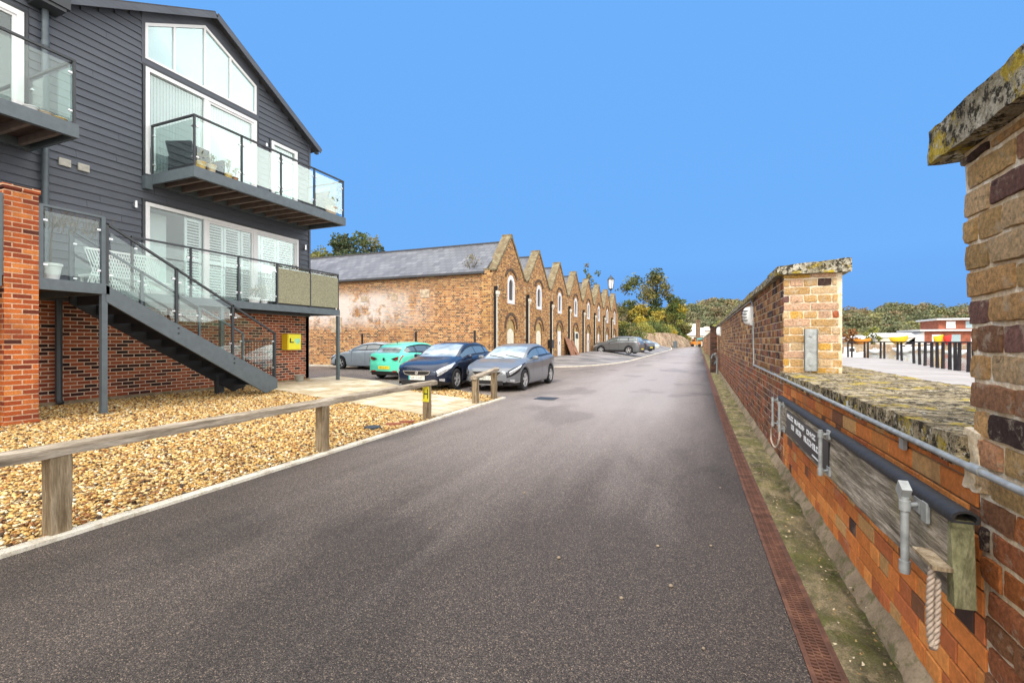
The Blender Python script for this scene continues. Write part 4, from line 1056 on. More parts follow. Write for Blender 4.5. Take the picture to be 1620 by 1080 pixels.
def balcony(ya, yb2, posts, x0=HX, x1=-12.05, z0=5.75, z1=6.03, sides=(1, 1)):
    m = MB(); m.box(x1-.06, x1, ya, yb2, z0, z1); m.box(x0+.03, x1-.06, ya, ya+.06, z0, z1); m.box(x0+.03, x1-.06, yb2-.06, yb2, z0, z1); m.box(x0+.03, x0+.12, ya+.06, yb2-.06, z0, z1-.02)
    m.box(x1-.10, x1-.06, ya+.06, yb2-.06, z0, z0+.02)
    bal = m.build('balcony', M['frame'], house)
    m = MB(); m.box(x0+.12, x1-.06, ya+.06, yb2-.06, z1-.09, z1-.02); m.build('deck_board', M['tim_dark'], bal)
    y = ya+.35
    while y < yb2-.15:
        m = MB(); m.box(x0+.12, x1-.10, y, y+.07, z0+.03, z1-.09); m.build('joist', mat('joist', (.20,.17,.15), .7) if 0 else M['joist'], bal); y += .46
    P = [(x1-.05, y, z1) for y in posts]
    if sides[0]: P = [(x0+.10, posts[0], z1)]+P
    if sides[1]: P = P+[(x0+.10, posts[-1], z1)]
    balustrade(bal, P, z1, 1.32)
    return bal
M['joist'] = mat('steel joist', (.20,.15,.13), .7)
bal1 = balcony(8.03, 13.56, [8.07, 9.41, 10.75, 12.10, 13.48])
m = MB(); m.box(HX+.02, HX+.18, 7.86, 8.03, 5.60, 5.95); m.build('bracket', M['frame'], bal1)
bal2 = balcony(-.5, 5.64, [-.4, 1.1, 2.6, 4.1, 5.58], sides=(0, 1))
# ---- raised terrace
ter = thing('raised_terrace', 'grey steel framed terrace with glass balustrade, raised on posts over the gravel', 'terrace', (-12.5, 9, 0))
LX, TX = -11.3, -12.7
b = MB(); b.box(LX-.08, LX, 4.66, 5.80, 2.47, 2.68); b.box(HX+.03, LX-.08, 5.70, 5.80, 2.47, 2.64); b.box(TX-.08, TX, 5.80, 13.98, 2.49, 2.70); b.box(HX-.3, TX-.08, 13.90, 13.98, 2.49, 2.70)
b.box(-15, LX-.0, -4, 4.20, 2.47, 2.66)
b.build('edge_beam', M['frame'], ter)
b = MB(); b.box(HX+.03, LX-.08, 4.6, 5.70, 2.60, 2.64); b.box(HX+.03, TX-.08, 5.80, 13.90, 2.61, 2.65); b.box(HX+.03, LX-.1, -4, 4.5, 2.60, 2.64); b.build('deck_board', M['tim_dark'], ter)
for x, y in ((LX-.06, 5.72), (TX-.05, 13.92), (TX-.08, 9.3)):
    b = MB(); b.box(x-.05, x+.05, y-.05, y+.05, .0, 2.47); b.box(x-.09, x+.09, y-.09, y+.09, 0, .025); b.build('support_post', M['frame'], ter)
balustrade(ter, [(LX-.04, 4.72, 2.68), (LX-.04, 5.70, 2.68)], 0, 1.36, .07, 'frame')
balustrade(ter, [(TX-.04, 7.0, 2.70), (TX-.04, 8.40, 2.70), (TX-.04, 9.80, 2.70), (TX-.04, 11.17, 2.70), (TX-.04, 12.55, 2.70), (TX-.04, 13.92, 2.70), (HX+.1, 13.92, 2.70)], 0, 1.33)
for a, c in ((11.20, 12.52), (12.58, 13.89)):
    b = MB(); b.box(TX-.030, TX-.018, a, c, 2.76, 3.90); b.build('reed_screen', M['reed'], ter)
# neighbour's screen panel at the left edge
b = MB(); rectframe(b, LX-.06, LX, 2.2, 4.22, 2.66, 4.1, .06); b.build('handrail', M['frame'], ter)
b = MB(); b.box(LX-.035, LX-.025, 2.26, 4.16, 2.74, 4.02); b.build('glass_panel', M['glass'], ter)
# brick pier
pier = thing('brick_pier', 'tall square pier of bright orange brick beside the landing', 'pier', (-11.5, 4.4, 0))
b = MB(); b.box(-11.82, -11.28, 4.22, 4.68, .06, 4.20); b.build('shaft', M['pierbrick'], pier)
b = MB(); b.box(-11.84, -11.26, 4.20, 4.70, 4.20, 4.28); b.build('cap', M['pierbrick'], pier)
b = MB(); b.box(-11.85, -11.25, 4.19, 4.71, -.02, .06); b.build('plinth', M['pierbrick'], pier)
# ---- staircase
st = thing('external_staircase', 'open metal staircase with glass balustrades descending from the terrace to the paving', 'staircase', (-11.7, 7.8, 0))
Yt, Yb_, Zt, Zb = 5.74, 9.92, 2.66, .42
for x, nm in ((LX-.03, 0), (-12.62, 1)):
    b = MB(); b.prism([(Yt,Zt),(Yb_,Zb),(Yb_,.16),(Yb_-.38,.05),(Yt,Zt-.34)], x-.03, x+.03, 'x'); b.build('stringer', M['treadblack' if nm else 'frame'], st)
sl = (Zb-Zt)/(Yb_-Yt)
for k in range(12):
    y = Yt+.12+k*.345; z = Zt+sl*(y-Yt)-.10
    b = MB(); b.box(-12.59, LX-.06, y, y+.26, z-.035, z); b.box(-12.59, LX-.06, y, y+.02, z-.215, z-.035); b.build('tread', M['treadblack'], st)
for x in (LX-.03, -12.62):
    P = [(x, y, Zt+sl*(y-Yt)) for y in (5.76, 7.14, 8.55, 9.85)]
    balustrade(st, P, 0, 1.28, .055, 'frame_dark' if x > -12 else 'frame', gl_lo=.10, gl_hi=.14)
b = MB(); b.box(-12.66, -12.58, 9.0, 9.08, 0, .55); b.build('leg', M['frame_dark'], st)
for y in (7.14, 8.55):
    for z_ in (-.10, -.22): b = MB(); b.cyl((LX, y+.03, Zt+sl*(y-Yt)+z_), (LX+.008, y+.03, Zt+sl*(y-Yt)+z_), .022, n=8); b.build('bolt', M['black'], st)
gt = thing('bar_railing', 'dark vertical bar railing behind the foot of the stairs', 'railing', (-12.9, 10.6, 0))
b = MB(); b.box(-12.92,-12.88,10.05,11.15,1.50,1.545); b.box(-12.92,-12.88,10.05,11.15,.22,.26); b.build('rail', M['frame_dark'], gt)
y = 10.07
while y < 11.15:
    b = MB(); b.cyl((-12.9,y,.0 if y < 10.1 or y > 11.08 else .24),(-12.9,y,1.5),.012 if .1 < y-10 < 1.08 else .022,n=6); b.build('bar', M['frame_dark'], gt, smooth=50); y += .098
# yellow box
bx = thing('wall_cabinet', 'yellow wall cabinet with black mark and pale green patch on the red brick', 'cabinet', (-13.7, 12.7, 1.2))
b = MB(); b.box(HX, HX+.28, 12.38, 12.98, 1.20, 1.77); b.build('body', M['yellow'], bx)
b = MB(); b.box(HX+.28, HX+.292, 12.42, 12.97, 1.22, 1.75); b.build('door', M['yelsign'], bx)
b = MB(); b.box(HX+.292, HX+.296, 12.47, 12.52, 1.45, 1.62); b.box(HX+.292, HX+.296, 12.52, 12.64, 1.45, 1.49); b.build('black_mark', M['black'], bx)
b = MB(); b.prism([(12.70,1.60),(12.92,1.60),(12.94,1.50),(12.82,1.38),(12.68,1.50)], HX+.292, HX+.2955, 'x'); b.build('green_patch', M['greenpatch'], bx)
# ================================================================== WAREHOUSE ROW
RX = -10.03
def arcpts(yc, w, zs, n=10, rise=None):
    rise = rise if rise is not None else w/2
    return [(yc+w/2*math.cos(math.pi*k/n), zs+rise*math.sin(math.pi*k/n)) for k in range(n+1)]
ord_ = ['nearest', 'second', 'third', 'fourth', 'fifth', 'sixth', 'seventh', 'farthest']
what = ['with the long patchy side wall', 'with a cream arched panel above a black wall box', 'with a tall plain white door', 'with a square white door and a black notice board', 'with a narrow white door at the nose of the grey suv', 'above the bonnet of the grey suv', 'above the roof of the grey suv', 'at the tree end of the row']
DXW = 20.0
def warehouse(i):
    yc = 24.75+5.03*i; y0 = yc-2.45 if i else 22.08; y1 = yc+2.58 if i < 7 else yc+3.0; g0 = hgt(RX, yc)
    t = thing('warehouse', f'{ord_[i]} gabled brick warehouse, {what[i]}', 'warehouse', (RX-5, yc, 0), group='gabled brick warehouses in a row')
    # front wall with gable, openings cut as recesses by building around them
    b = MB(); gl, gr = yc-2.15, yc+2.2; pk = 7.42; ev = 5.22
    b.prism([(y0,-.3),(y1,-.3),(y1,ev),(gr,ev),(yc,pk),(gl,ev),(y0,ev)], RX-.45, RX-.10, 'x')
    wz0, wz1, ww = 3.66, 4.76, 1.08            # upper window
    zb0 = .55 if i in (0, 1) else g0; dz1 = 2.10 if i != 3 else 2.15; dw = 1.28
    # front skin as ring polygons around the two arched openings
    up = arcpts(yc, ww, wz1); lo = arcpts(yc, dw, 2.22, rise=.55)
    def col_side(sgn):
        # strip from facade edge to opening edge, top to bottom
        e = y1 if sgn > 0 else y0
        U = [p for p in (up if sgn > 0 else up[::-1])][:6]; Lw = [p for p in (lo if sgn > 0 else lo[::-1])][:6]
        pts = [(e, -.3), (yc+sgn*dw/2, -.3)]+Lw+[(yc, wz0)] if False else None
        def q(a, c, z0_, z1_): b.poly([(RX,a,z0_),(RX,c,z0_),(RX,c,z1_),(RX,a,z1_)])
        q(yc+sgn*dw/2, e, -.3, 2.22)
        for (ya, za), (yb2, zb_) in zip(Lw, Lw[1:]): b.poly([(RX,ya,za),(RX,e,za),(RX,e,zb_),(RX,yb2,zb_)])
        q(yc, e, Lw[-1][1], wz0); q(yc+sgn*ww/2, e, wz0, wz1)
        for (ya, za), (yb2, zb_) in zip(U, U[1:]):
            zb2 = min(zb_, ev); 
            b.poly([(RX,ya,za),(RX,e,min(za,ev)),(RX,e,min(zb_,ev)),(RX,yb2,zb_)])
        g_ = gr if sgn > 0 else gl
        b.poly([(RX,yc,U[-1][1]),(RX,e,min(U[-1][1],ev)),(RX,e,ev),(RX,g_,ev),(RX,yc,pk)])
        for P in (up, lo):
            for (ya, za), (yb2, zb_) in zip(P, P[1:]): b.poly([(RX,ya,za),(RX,yb2,zb_),(RX-.10,yb2,zb_),(RX-.10,ya,za)])
        b.poly([(RX,yc+sgn*dw/2,-.3),(RX,yc+sgn*dw/2,2.22),(RX-.1,yc+sgn*dw/2,2.22),(RX-.1,yc+sgn*dw/2,-.3)])
        b.poly([(RX,yc+sgn*ww/2,wz0),(RX,yc+sgn*ww/2,wz1),(RX-.1,yc+sgn*ww/2,wz1),(RX-.1,yc+sgn*ww/2,wz0)])
    col_side(1); col_side(-1)
    b.poly([(RX,yc-ww/2,wz0),(RX,yc+ww/2,wz0),(RX-.1,yc+ww/2,wz0),(RX-.1,yc-ww/2,wz0)])
    b.box(RX-DXW, RX-.45, y0+.02, y0+.35, -.3, ev-.05) if i else None
    b.build('front_wall', M['whfront'], t)
    if i == 0:
        b = MB(); b.prism([(RX-.1,-.3),(RX-DXW,-.3),(RX-DXW,5.2),(RX-.1,5.2)], 22.06, 22.5, 'y'); sw = b.build('side_wall', M['whbrick'], t)
        b = MB(); b.box(RX-.55, RX+.04, 21.98, 22.30, -.3, 5.1); b.build('corner_pilaster', M['whfront'], sw)
        b = MB(); r_ = random.Random(2)
        for x, z, w_, h_ in ((-18.2,4.0,.55,.30),(-16.1,4.05,.4,.42),(-14.1,4.15,.6,.45),(-20.3,2.5,.8,.9)): b = MB(); b.box(x-w_/2, x+w_/2, 22.035, 22.10, z-h_/2, z+h_/2); b.build('blocked_socket', M['oldplug'], sw)
    # roof
    b = MB(); rz = 7.12; hw = 2.48
    for s_ in (-1, 1):
        e0 = yc+s_*hw if not (i == 0 and s_ < 0) else 22.0
        b.hexa([(RX-DXW,e0,ev-.12),(RX-.40,e0,ev-.12),(RX-.40,yc,rz),(RX-DXW,yc,rz),(RX-DXW,e0,ev-.02),(RX-.40,e0,ev-.02),(RX-.40,yc,rz+.10),(RX-DXW,yc,rz+.10)])
    rf = b.build('roof', M['slates'], t)
    b = MB(); b.box(RX-DXW, RX-.4, yc-.07, yc+.07, rz+.06, rz+.17); b.build('ridge', M['roof'], rf)
    if i == 0:
        b = MB(); b.box(RX-DXW, RX-.4, 21.9, 22.02, ev-.16, ev-.06); b.build('gutter', M['roof'], rf)
    # gable copings
    b = MB(); th = .15
    def cop(ya, za, yb2, zb_, x0=RX-.50, x1=RX+.05):
        d = Vector((0, yb2-ya, zb_-za)).normalized(); n = Vector((0, -d.z, d.y))
        if n.z < 0: n = -n
        n *= th; A = Vector((0, ya, za)); B = Vector((0, yb2, zb_))
        b.hexa([A+Vector((x0,0,0)), A+Vector((x1,0,0)), B+Vector((x1,0,0)), B+Vector((x0,0,0)), A+n+Vector((x0,0,0)), A+n+Vector((x1,0,0)), B+n+Vector((x1,0,0)), B+n+Vector((x0,0,0))])
    cop(gl-.05, ev-.03, yc-.06, pk); cop(yc+.06, pk, gr+.05, ev-.03); b.box(RX-.5, RX+.05, gr, y1+.0, ev, ev+.11); b.box(RX-.5, RX+.05, y0, gl, ev, ev+.11)
    b.box(RX-.52, RX+.06, yc-.14, yc+.14, pk-.04, pk+.22)
    b.build('gable_coping', M['copbrown'], t)
    # arches of dark brick
    for (zc, w_, ri, nm) in ((wz1+.02, ww+.62, .74, 'window_arch'), (2.22, dw+.36, .78, 'door_arch')):
        b = MB(); n = 14
        for k in range(n):
            a0 = math.pi*k/n; a1_ = math.pi*(k+1)/n
            if nm == 'window_arch' and (k < 2 or k > 11): continue
            P = lambda a, o: (yc+(w_/2+o)*math.cos(a), zc+(ri+o)*math.sin(a))
            q = [P(a0,0),P(a1_,0),P(a1_,.17),P(a0,.17)]
            b.hexa([(RX-.02,*p) for p in q]+[(RX+.045,*p) for p in q])
        b.build(nm, M['darkarch'], t)
    # upper window
    b = MB(); o1 = [(yc+ww/2,wz0),*arcpts(yc, ww, wz1),(yc-ww/2,wz0)]; i1 = [(yc+ww/2-.21,wz0+.2),*arcpts(yc, ww-.42, wz1-.04),(yc-ww/2+.21,wz0+.2)]
    n = len(o1)
    for k in range(n):
        k2 = (k+1) % n
        b.hexa([(RX-.08,*o1[k]),(RX-.08,*o1[k2]),(RX-.08,*i1[k2]),(RX-.08,*i1[k]),(RX+.015,*o1[k]),(RX+.015,*o1[k2]),(RX+.015,*i1[k2]),(RX+.015,*i1[k])])
    wn_ = b.build('window', M['white'], t)
    b = MB(); b.prism([(yc-ww/2+.15,wz0+.1),(yc+ww/2-.15,wz0+.1),(yc+ww/2-.15,wz1),(yc,wz1+.3),(yc-ww/2+.15,wz1)], RX-.09, RX-.07, 'x'); b.build('pane', M['darkwin'], wn_)
    # ground opening
    b = MB(); b.prism([(yc-dw/2,1.6),(yc+dw/2,1.6),*arcpts(yc, dw, 2.22, rise=.55)], RX-.10, RX-.07, 'x'); b.build('tympanum', M['tympanum'], t)
    if i in (0, 1):
        b = MB(); b.prism([(yc-dw*.36,.55),(yc+dw*.36,.55),*arcpts(yc, dw*.72, 1.85, rise=.38)], RX-.10, RX-.03, 'x'); b.build('blocked_panel', M['cream'], t)
        b = MB(); b.box(RX-.10, RX-.065, yc-dw/2, yc+dw/2, -.2, 1.6); b.build('infill', M['tympanum'], t)
    elif i == 3:
        b = MB(); b.box(RX-.09, RX+.03, yc-.45, yc+1.0, g0, g0+1.95); dd = b.build('door', M['cream'], t)
        b = MB(); b.box(RX+.03, RX+.05, yc-.15, yc+.7, g0+1.35, g0+1.8); b.build('notice_board', M['black'], dd)
        b = MB(); b.box(RX+.03, RX+.04, yc+.26, yc+.28, g0+.05, g0+1.3); b.build('joint', M['frame'], dd)
        b = MB(); b.box(RX-.09, RX+.04, yc-.85, yc-.47, g0, g0+1.9); b.build('side_gate', M['black'], t)
    else:
        b = MB(); b.box(RX-.09, RX-.03, yc-.42, yc+.42, g0, 2.30); dd = b.build('door', M['white'], t)
        b = MB(); b.box(RX-.03, RX-.0, yc-.03, yc+.03, g0+.9, g0+1.15); b.build('handle', M['frame'], dd)
        b = MB(); 
        for s_ in (-1, 1): b.box(RX-.10, RX-.05, min(yc+s_*.42, yc+s_*dw/2), max(yc+s_*.42, yc+s_*dw/2), -.2, 1.7)
        b.build('infill', M['tympanum'], t)
    # downpipe with hopper between the bays
    yp = (yc-2.38) if i else 22.42
    b = MB(); b.cyl((RX+.12,yp,hgt(RX,yp)),(RX+.12,yp,4.0),.05,n=10); b.box(RX+.02,RX+.26,yp-.15,yp+.15,3.98,4.16); b.box(RX+.05,RX+.22,yp-.10,yp+.10,3.86,3.98); pp = b.build('downpipe', M['pipewhite'], t)
    b = MB(); b.box(RX+.02, RX+.14, yp-.17, yp-.07, hgt(RX,yp), 4.2 if i else 4.35); b.box(RX+.02,RX+.2,yp-.12,yp-.02,4.2,4.42); b.build('dark_pipe', M['black'], t)
    # pale quoins
    b = MB(); r_ = random.Random(i)
    for s_ in (-1, 1):
        z = .5
        while z < 5.0:
            w_ = r_.choice([.10,.2,.26]); yy = yp+.42 if s_ > 0 else yp-.36
            b.box(RX-.01, RX+.006, yy-w_/2, yy+w_/2, z, z+.082); z += .0905*r_.choice([1,1,2,3])
    b.build('repair_brick', M['palebrick'], t)
    return t
M['oldplug'] = mat('pale blocked socket', (.52,.40,.28), .9, var=.4, vs=5)
M['pipewhite'] = mat('off white pipe paint', (.70,.67,.56), .6, var=.15)
M['palebrick'] = mat('pale brick repairs', (.55,.42,.26), .9, var=.35, vs=9)
M['copbrown'] = conc('mossy brown coping', (.12,.085,.045), (.26,.20,.12), (.30,.27,.16), 2, 1)
rows = [warehouse(i) for i in range(8)]
b = MB(); b.poly([(RX-.45,61.5,-.3),(RX-.45,63.1,-.3),(RX-.45,63.1,4.2),(RX-.45,61.5,5.0)])
# loose things at the row
tt = thing('wall_box', 'small black box fixed low between the second and third arches', 'box', (RX+.1, 32.0, .9))
b = MB(); b.box(RX+.0, RX+.3, 31.75, 32.3, 1.02, 1.62); b.build('body', M['black'], tt)
b = MB(); b.box(RX+.3, RX+.31, 31.8, 32.25, 1.06, 1.58); b.build('door', M['frame_dark'], tt)
r_ = random.Random(5); GPB = ['tall brown board leaning on the wall beside the white door','darkest brown board leaning in the middle of the stack','short brown board leaning in front of the others','brown board leaning nearest the black gate']
for k, (y, w_, h_, x) in enumerate(((36.4,.8,1.45,.18),(37.1,.7,1.35,.22),(37.5,.75,.95,.40),(38.1,.6,1.25,.2))):
    b = MB(); g0 = hgt(RX, y); A = Vector((RX+x+.45,y,g0)); B = Vector((RX+.06+.02*k,y,g0+h_)); b.bar(A, B, w_, .05, up=(1,0,0)); 
    o = b.build('leaning_board', M['brownply']); tag(o, GPB[k], 'board', 'brown boards leaning on the warehouse')
lbl = ['thin black bollard behind the silver car bonnet','thin black bollard seen above the roof of the green car','thin black bollard nearest the warehouse corner']
for k, (x, z) in enumerate([(-17.92,1.93),(-14.3,2.02),(-10.73,2.05)]):
    b = MB(); b.cyl((x,21.5,0),(x,21.5,z),.06,n=8); b.cyl((x,21.5,z),(x,21.5,z+.03),.06,.03,n=8); tag(b.build('bollard', M['black'], smooth=50), lbl[k], 'bollard', 'black posts along the side wall')
b = MB(); b.box(-30, RX-.2, 21.75, 22.0, -.02, .09); struct(b.build('wall_kerb', M['kerb']))
# ================================================================== CARS
def paint(name, c, metal=.35, rough=.30):
    m = NM(name); m.base(m.ramp(m.noise(3, 3), [(.3, tuple(x*.93 for x in c)), (.7, tuple(min(1, x*1.07) for x in c))]), rough, metal)
    m.p.inputs['Coat Weight'].default_value = .7; m.p.inputs['Coat Roughness'].default_value = .06; m.p.inputs['Coat IOR'].default_value = 1.4; return m.m
M['sideglass'] = None
def sideglass():
    m = NM('car side glass'); m.base((.10, .125, .125), .08, .0); m.p.inputs['Coat Weight'].default_value = 1; m.p.inputs['Coat IOR'].default_value = 1.8; return m.m
M['sideglass'] = sideglass()
def interp(T, x):
    if x <= T[0][0]: return T[0][1]
    for i in range(len(T)-1):
        (a, p), (b_, q) = T[i], T[i+1]
        if x <= b_:
            # monotone cubic (Catmull with clamped slopes)
            def sl(k):
                if k <= 0 or k >= len(T)-1: return 0 if k in (0, len(T)-1) else 0
                s1 = (T[k][1]-T[k-1][1])/(T[k][0]-T[k-1][0]); s2 = (T[k+1][1]-T[k][1])/(T[k+1][0]-T[k][0])
                return 0 if s1*s2 <= 0 else 2*s1*s2/(s1+s2)
            h = b_-a; t = (x-a)/h; m0 = sl(i) if i else (q-p)/h; m1 = sl(i+1) if i+1 < len(T)-1 else (q-p)/h
            return (2*t**3-3*t*t+1)*p+(t**3-2*t*t+t)*h*m0+(-2*t**3+3*t*t)*q+(t**3-t*t)*h*m1
    return T[-1][1]
def make_car(label, col, L=4.3, Wd=1.8, H=1.46, wb=2.62, fo=.88, wr=.32, top=None, belt=None, kind='hatch', plate=None, rearplate=None, face='a', name='parked_car', cat='car', clad=False, roofcol=None, group=None):
    t = thing(name, label, cat, group=group); hw = Wd/2
    top = top or [(0,.60),(.10,.70),(.35,.82),(.7,.90),(1.15,.985),(1.25,1.01),(1.65,1.22),(2.05,1.38),(2.4,1.445),(2.85,1.46),(3.3,1.435),(3.75,1.36),(3.82,1.33),(4.10,1.04),(4.2,.96),(4.3,.62)]
    s_ = H/1.46; k = L/4.3; top = [(x*k, z*s_) for x, z in top]
    belt = [(x*k, z*s_) for x, z in (belt or [(0,.56),(.12,.66),(.4,.76),(.8,.85),(1.2,.93),(1.8,.955),(2.8,.985),(3.7,1.03),(4.1,1.0),(4.22,.90),(4.3,.60)])]
    wid = [(0,.64),(.06,.73),(.18,.83),(.38,.93),(.7,.985),(1.2,1.0),(3.2,1.0),(3.8,.975),(4.1,.92),(4.24,.84),(4.3,.76)]
    wid = [(x*k, v*hw) for x, v in wid]
    sw = (fo, fo+wb); ar = wr+.055
    x_ws0, x_ws1 = 1.22*k, 2.06*k; x_rg0, x_rg1 = (3.84*k, 4.10*k) if kind == 'hatch' else (3.95*k, 4.16*k)
    wrf = [(0,.80),(.9,.80),(1.2,.80),(2.05,.68),(3.0,.67),(3.8,.66),(4.1,.74),(4.3,.8)]
    wrf = [(x*k, v) for x, v in wrf]
    def sec(s):
        zt = interp(top, s); zb_ = min(interp(belt, s), zt-.012); w = interp(wid, s); gw = w*interp(wrf, s)
        zl = .20 if .25 < s < L-.25 else .20+.10*(1-min(s, L-s)/.25)
        for c in sw:
            if abs(s-c) < ar: zl = max(zl, wr+math.sqrt(max(0, ar*ar-(s-c)**2)))
        hg = min(1, max(0, (zt-zb_-.05)/.3)); zte = zt-(.018+.035*hg)
        zs = zb_-.13*min(1, (zb_-zl)/.4)
        P = [(w*.955, zl), (w*1.0, zl+.22*(zs-zl)), (w*.99, zl+.6*(zs-zl)), (w*1.0, zs), (w*.985, zs+.6*(zb_-zs)), (w*.955, zb_)]
        ga = w*.945; P += [(ga+(gw-ga)*.06, zb_+(zte-zb_)*.07), (ga+(gw-ga)*.86, zb_+(zte-zb_)*.84), (gw, zte), (gw*.90, zte+(zt-zte)*.55), (gw*.45, zte+(zt-zte)*.93), (0, zt)]
        return P
    SS = sorted(set([round(L*i/96, 4) for i in range(97)]+[.03, .07, L-.03, L-.07]+[round(c+ar*math.cos(math.pi*j/10), 4) for c in sw for j in range(11)]))
    secs = [sec(s) for s in SS]; NR = len(secs[0])
    def Y(s): return L/2-s
    body = MB(); glassW = MB(); glassR = MB(); GS = {}; PIL = {}; roofm = MB()
    vid = {}
    def q(mb, s0, r0, sg, i, off=0):
        pts = []
        for ii, rr in ((i, r0), (i+1, r0), (i+1, r0+1), (i, r0+1)):
            x, z = secs[ii][rr]; pts.append((sg*x, Y(SS[ii]), z))
        mb.poly(pts)
    bm_idx = {}
    def bv(sg, i, r):
        if r == NR-1: sg = 1
        if (sg, i, r) not in bm_idx:
            x, z = secs[i][r]; bm_idx[sg, i, r] = body.vert((sg*x, Y(SS[i]), z))
        return bm_idx[sg, i, r]
    sg0, sg1 = x_ws0+.05, x_rg1-.06*k
    pillars = [(2.45*k, 2.52*k), (3.28*k, 3.36*k)]
    for i in range(len(SS)-1):
        sm = (SS[i]+SS[i+1])/2; zt = interp(top, sm); zb_ = interp(belt, sm)
        for r in range(NR-1):
            for sg in (-1, 1):
                tgt = None
                if r == 6 and zt-zb_ > .10 and 1.38*k < sm < (4.0*k if kind != 'hatch' else 3.92*k):
                    tgt = PIL.setdefault((sg, sm > 3*k), MB()) if any(a < sm < b__ for a, b__ in pillars) else GS.setdefault((sg, sum(sm > a for a, b__ in pillars)), MB())
                if r >= 9 and x_ws0 < sm < x_ws1: tgt = glassW
                if r >= 9 and x_rg0 < sm < x_rg1: tgt = glassR
                if tgt is not None:
                    q(tgt, 0, r, sg, i)
                elif roofcol and r >= 8 and x_ws1 <= sm <= x_rg0: q(roofm, 0, r, sg, i)
                else: body.face([bv(sg,i,r), bv(sg,i+1,r), bv(sg,i+1,r+1), bv(sg,i,r+1)])
    for i in (0, len(SS)-1):
        for r in range(NR-1): body.face([bv(1,i,r), bv(1,i,r+1), bv(-1,i,r+1), bv(-1,i,r)])
    body.build('car_body', col, t, local=True, smooth=38)
    glassW.build('windscreen', M['carglass'], t, local=True, smooth=60); glassR.build('rear_window', M['carglass'], t, local=True, smooth=60)
    for g_ in GS.values(): g_.build('side_window', M['sideglass'], t, local=True, smooth=60)
    [g_.build('pillar', M['black'], t, local=True) for g_ in PIL.values()]
    if roofcol: roofm.build('roof', roofcol, t, local=True, smooth=60)
    m = MB(); m.box(-hw+.22, hw-.22, -L/2+.25, L/2-.25, .17, .56); m.box(-hw+.22, hw-.22, -L/2+.75, L/2-1.5, .56, .86); m.box(-hw+.05, hw-.05, -L/2+sw[0]*0+L-sw[1]+ar, L/2-sw[0]-ar, .17, .24); m.build('underbody', M['black'], t, local=True)
    if clad:
        m = MB(); 
        for sg in (-1, 1): m.box(min(sg*hw*.95, sg*(hw+.012)), max(sg*hw*.95, sg*(hw+.012)), L/2-sw[1]+ar, L/2-sw[0]-ar, .20, .40)
        m.build('sill', M['black'], t, local=True)
    # wheels
    tread = .11
    for c in sw:
        for sg in (-1, 1):
            o = (sg*(hw-.115), Y(c), wr); m = MB()
            m.lathe(o, [(wr*.64,-.10),(wr*.9,-.105),(wr*.985,-.085),(wr,-.05),(wr,.05),(wr*.985,.085),(wr*.9,.105),(wr*.64,.10)], 28, 'x', cap=False)
            wh = m.build('wheel', M['tyre'], t, local=True, smooth=35)
            m = MB(); ox = o[0]+sg*.085
            m.lathe((ox, o[1], o[2]), [(wr*.66, 0), (wr*.66, sg*.012), (wr*.60, sg*.010), (wr*.58, -sg*.03)], 28, 'x', cap=False)
            for j in range(5):
                a = 2*math.pi*j/5+.3
                for da in (-.16, .16):
                    A = Vector((ox, o[1]+.05*math.cos(a), o[2]+.05*math.sin(a))); B = Vector((ox-sg*.004, o[1]+wr*.62*math.cos(a+da), o[2]+wr*.62*math.sin(a+da)))
                    m.bar(A, B, .034, .022, up=(1,0,0))
            m.lathe((ox, o[1], o[2]), [(.055,-sg*.03),(.055,sg*.012),(0,sg*.016)], 12, 'x')
            m.build('rim', M['alu'], wh, local=True, smooth=40)
            m = MB(); m.lathe((ox-sg*.035, o[1], o[2]), [(0, 0), (wr*.62, 0)], 24, 'x'); m.build('brake_disc', M['black'], wh, local=True)
            # arch liner
            m = MB(); n = 14
            for j in range(n):
                a0 = math.pi*j/n; a1_ = math.pi*(j+1)/n
                m.poly([(sg*(hw-.03),Y(c)+(ar+.004)*math.cos(a0),wr+(ar+.004)*math.sin(a0)),(sg*(hw-.03),Y(c)+(ar+.004)*math.cos(a1_),wr+(ar+.004)*math.sin(a1_)),(sg*(hw-.42),Y(c)+(ar+.004)*math.cos(a1_),wr+(ar+.004)*math.sin(a1_)),(sg*(hw-.42),Y(c)+(ar+.004)*math.cos(a0),wr+(ar+.004)*math.sin(a0))])
            m.build('arch_liner', M['black'], t, local=True)
    # surface patches following the body
    def pt(s, rf, off):
        def P(ss_, r_):
            S_ = sec(max(0.0, min(L, ss_))); r0 = int(r_); f = r_-r0; r1 = min(r0+1, NR-1)
            return Vector((S_[r0][0]+(S_[r1][0]-S_[r0][0])*f, Y(ss_), S_[r0][1]+(S_[r1][1]-S_[r0][1])*f))
        p = P(s, rf); a = P(s+.02, rf)-P(s-.02, rf); b_ = P(s, min(rf+.05, NR-1.001))-P(s, rf-.05); n = a.cross(b_)
        if n.length > 0: n.normalize()
        if n.x < 0 and abs(n.x) > .02: n = -n
        if n.z < 0 and abs(n.x) <= .02: n = -n
        return p+n*off
    def patch(name, m_, sf, ns, nr, off, sides=(1, -1), parent=None):
        for sg in sides:
            m = MB()
            def fn(u, v):
                s, r = sf(u, v); p = pt(s, r, off); return (sg*p.x, p.y, p.z)
            m.grid(fn, ns, nr); m.build(name, m_, parent or t, local=True, smooth=60)
    # headlamps sweep back round the corner
    if face == 'b': patch('headlight_housing', M['black'], lambda u, v: ((.03+.86*u)*k, 2.3+(3.0-1.9*u)*v+1.15*u), 12, 5, .004)
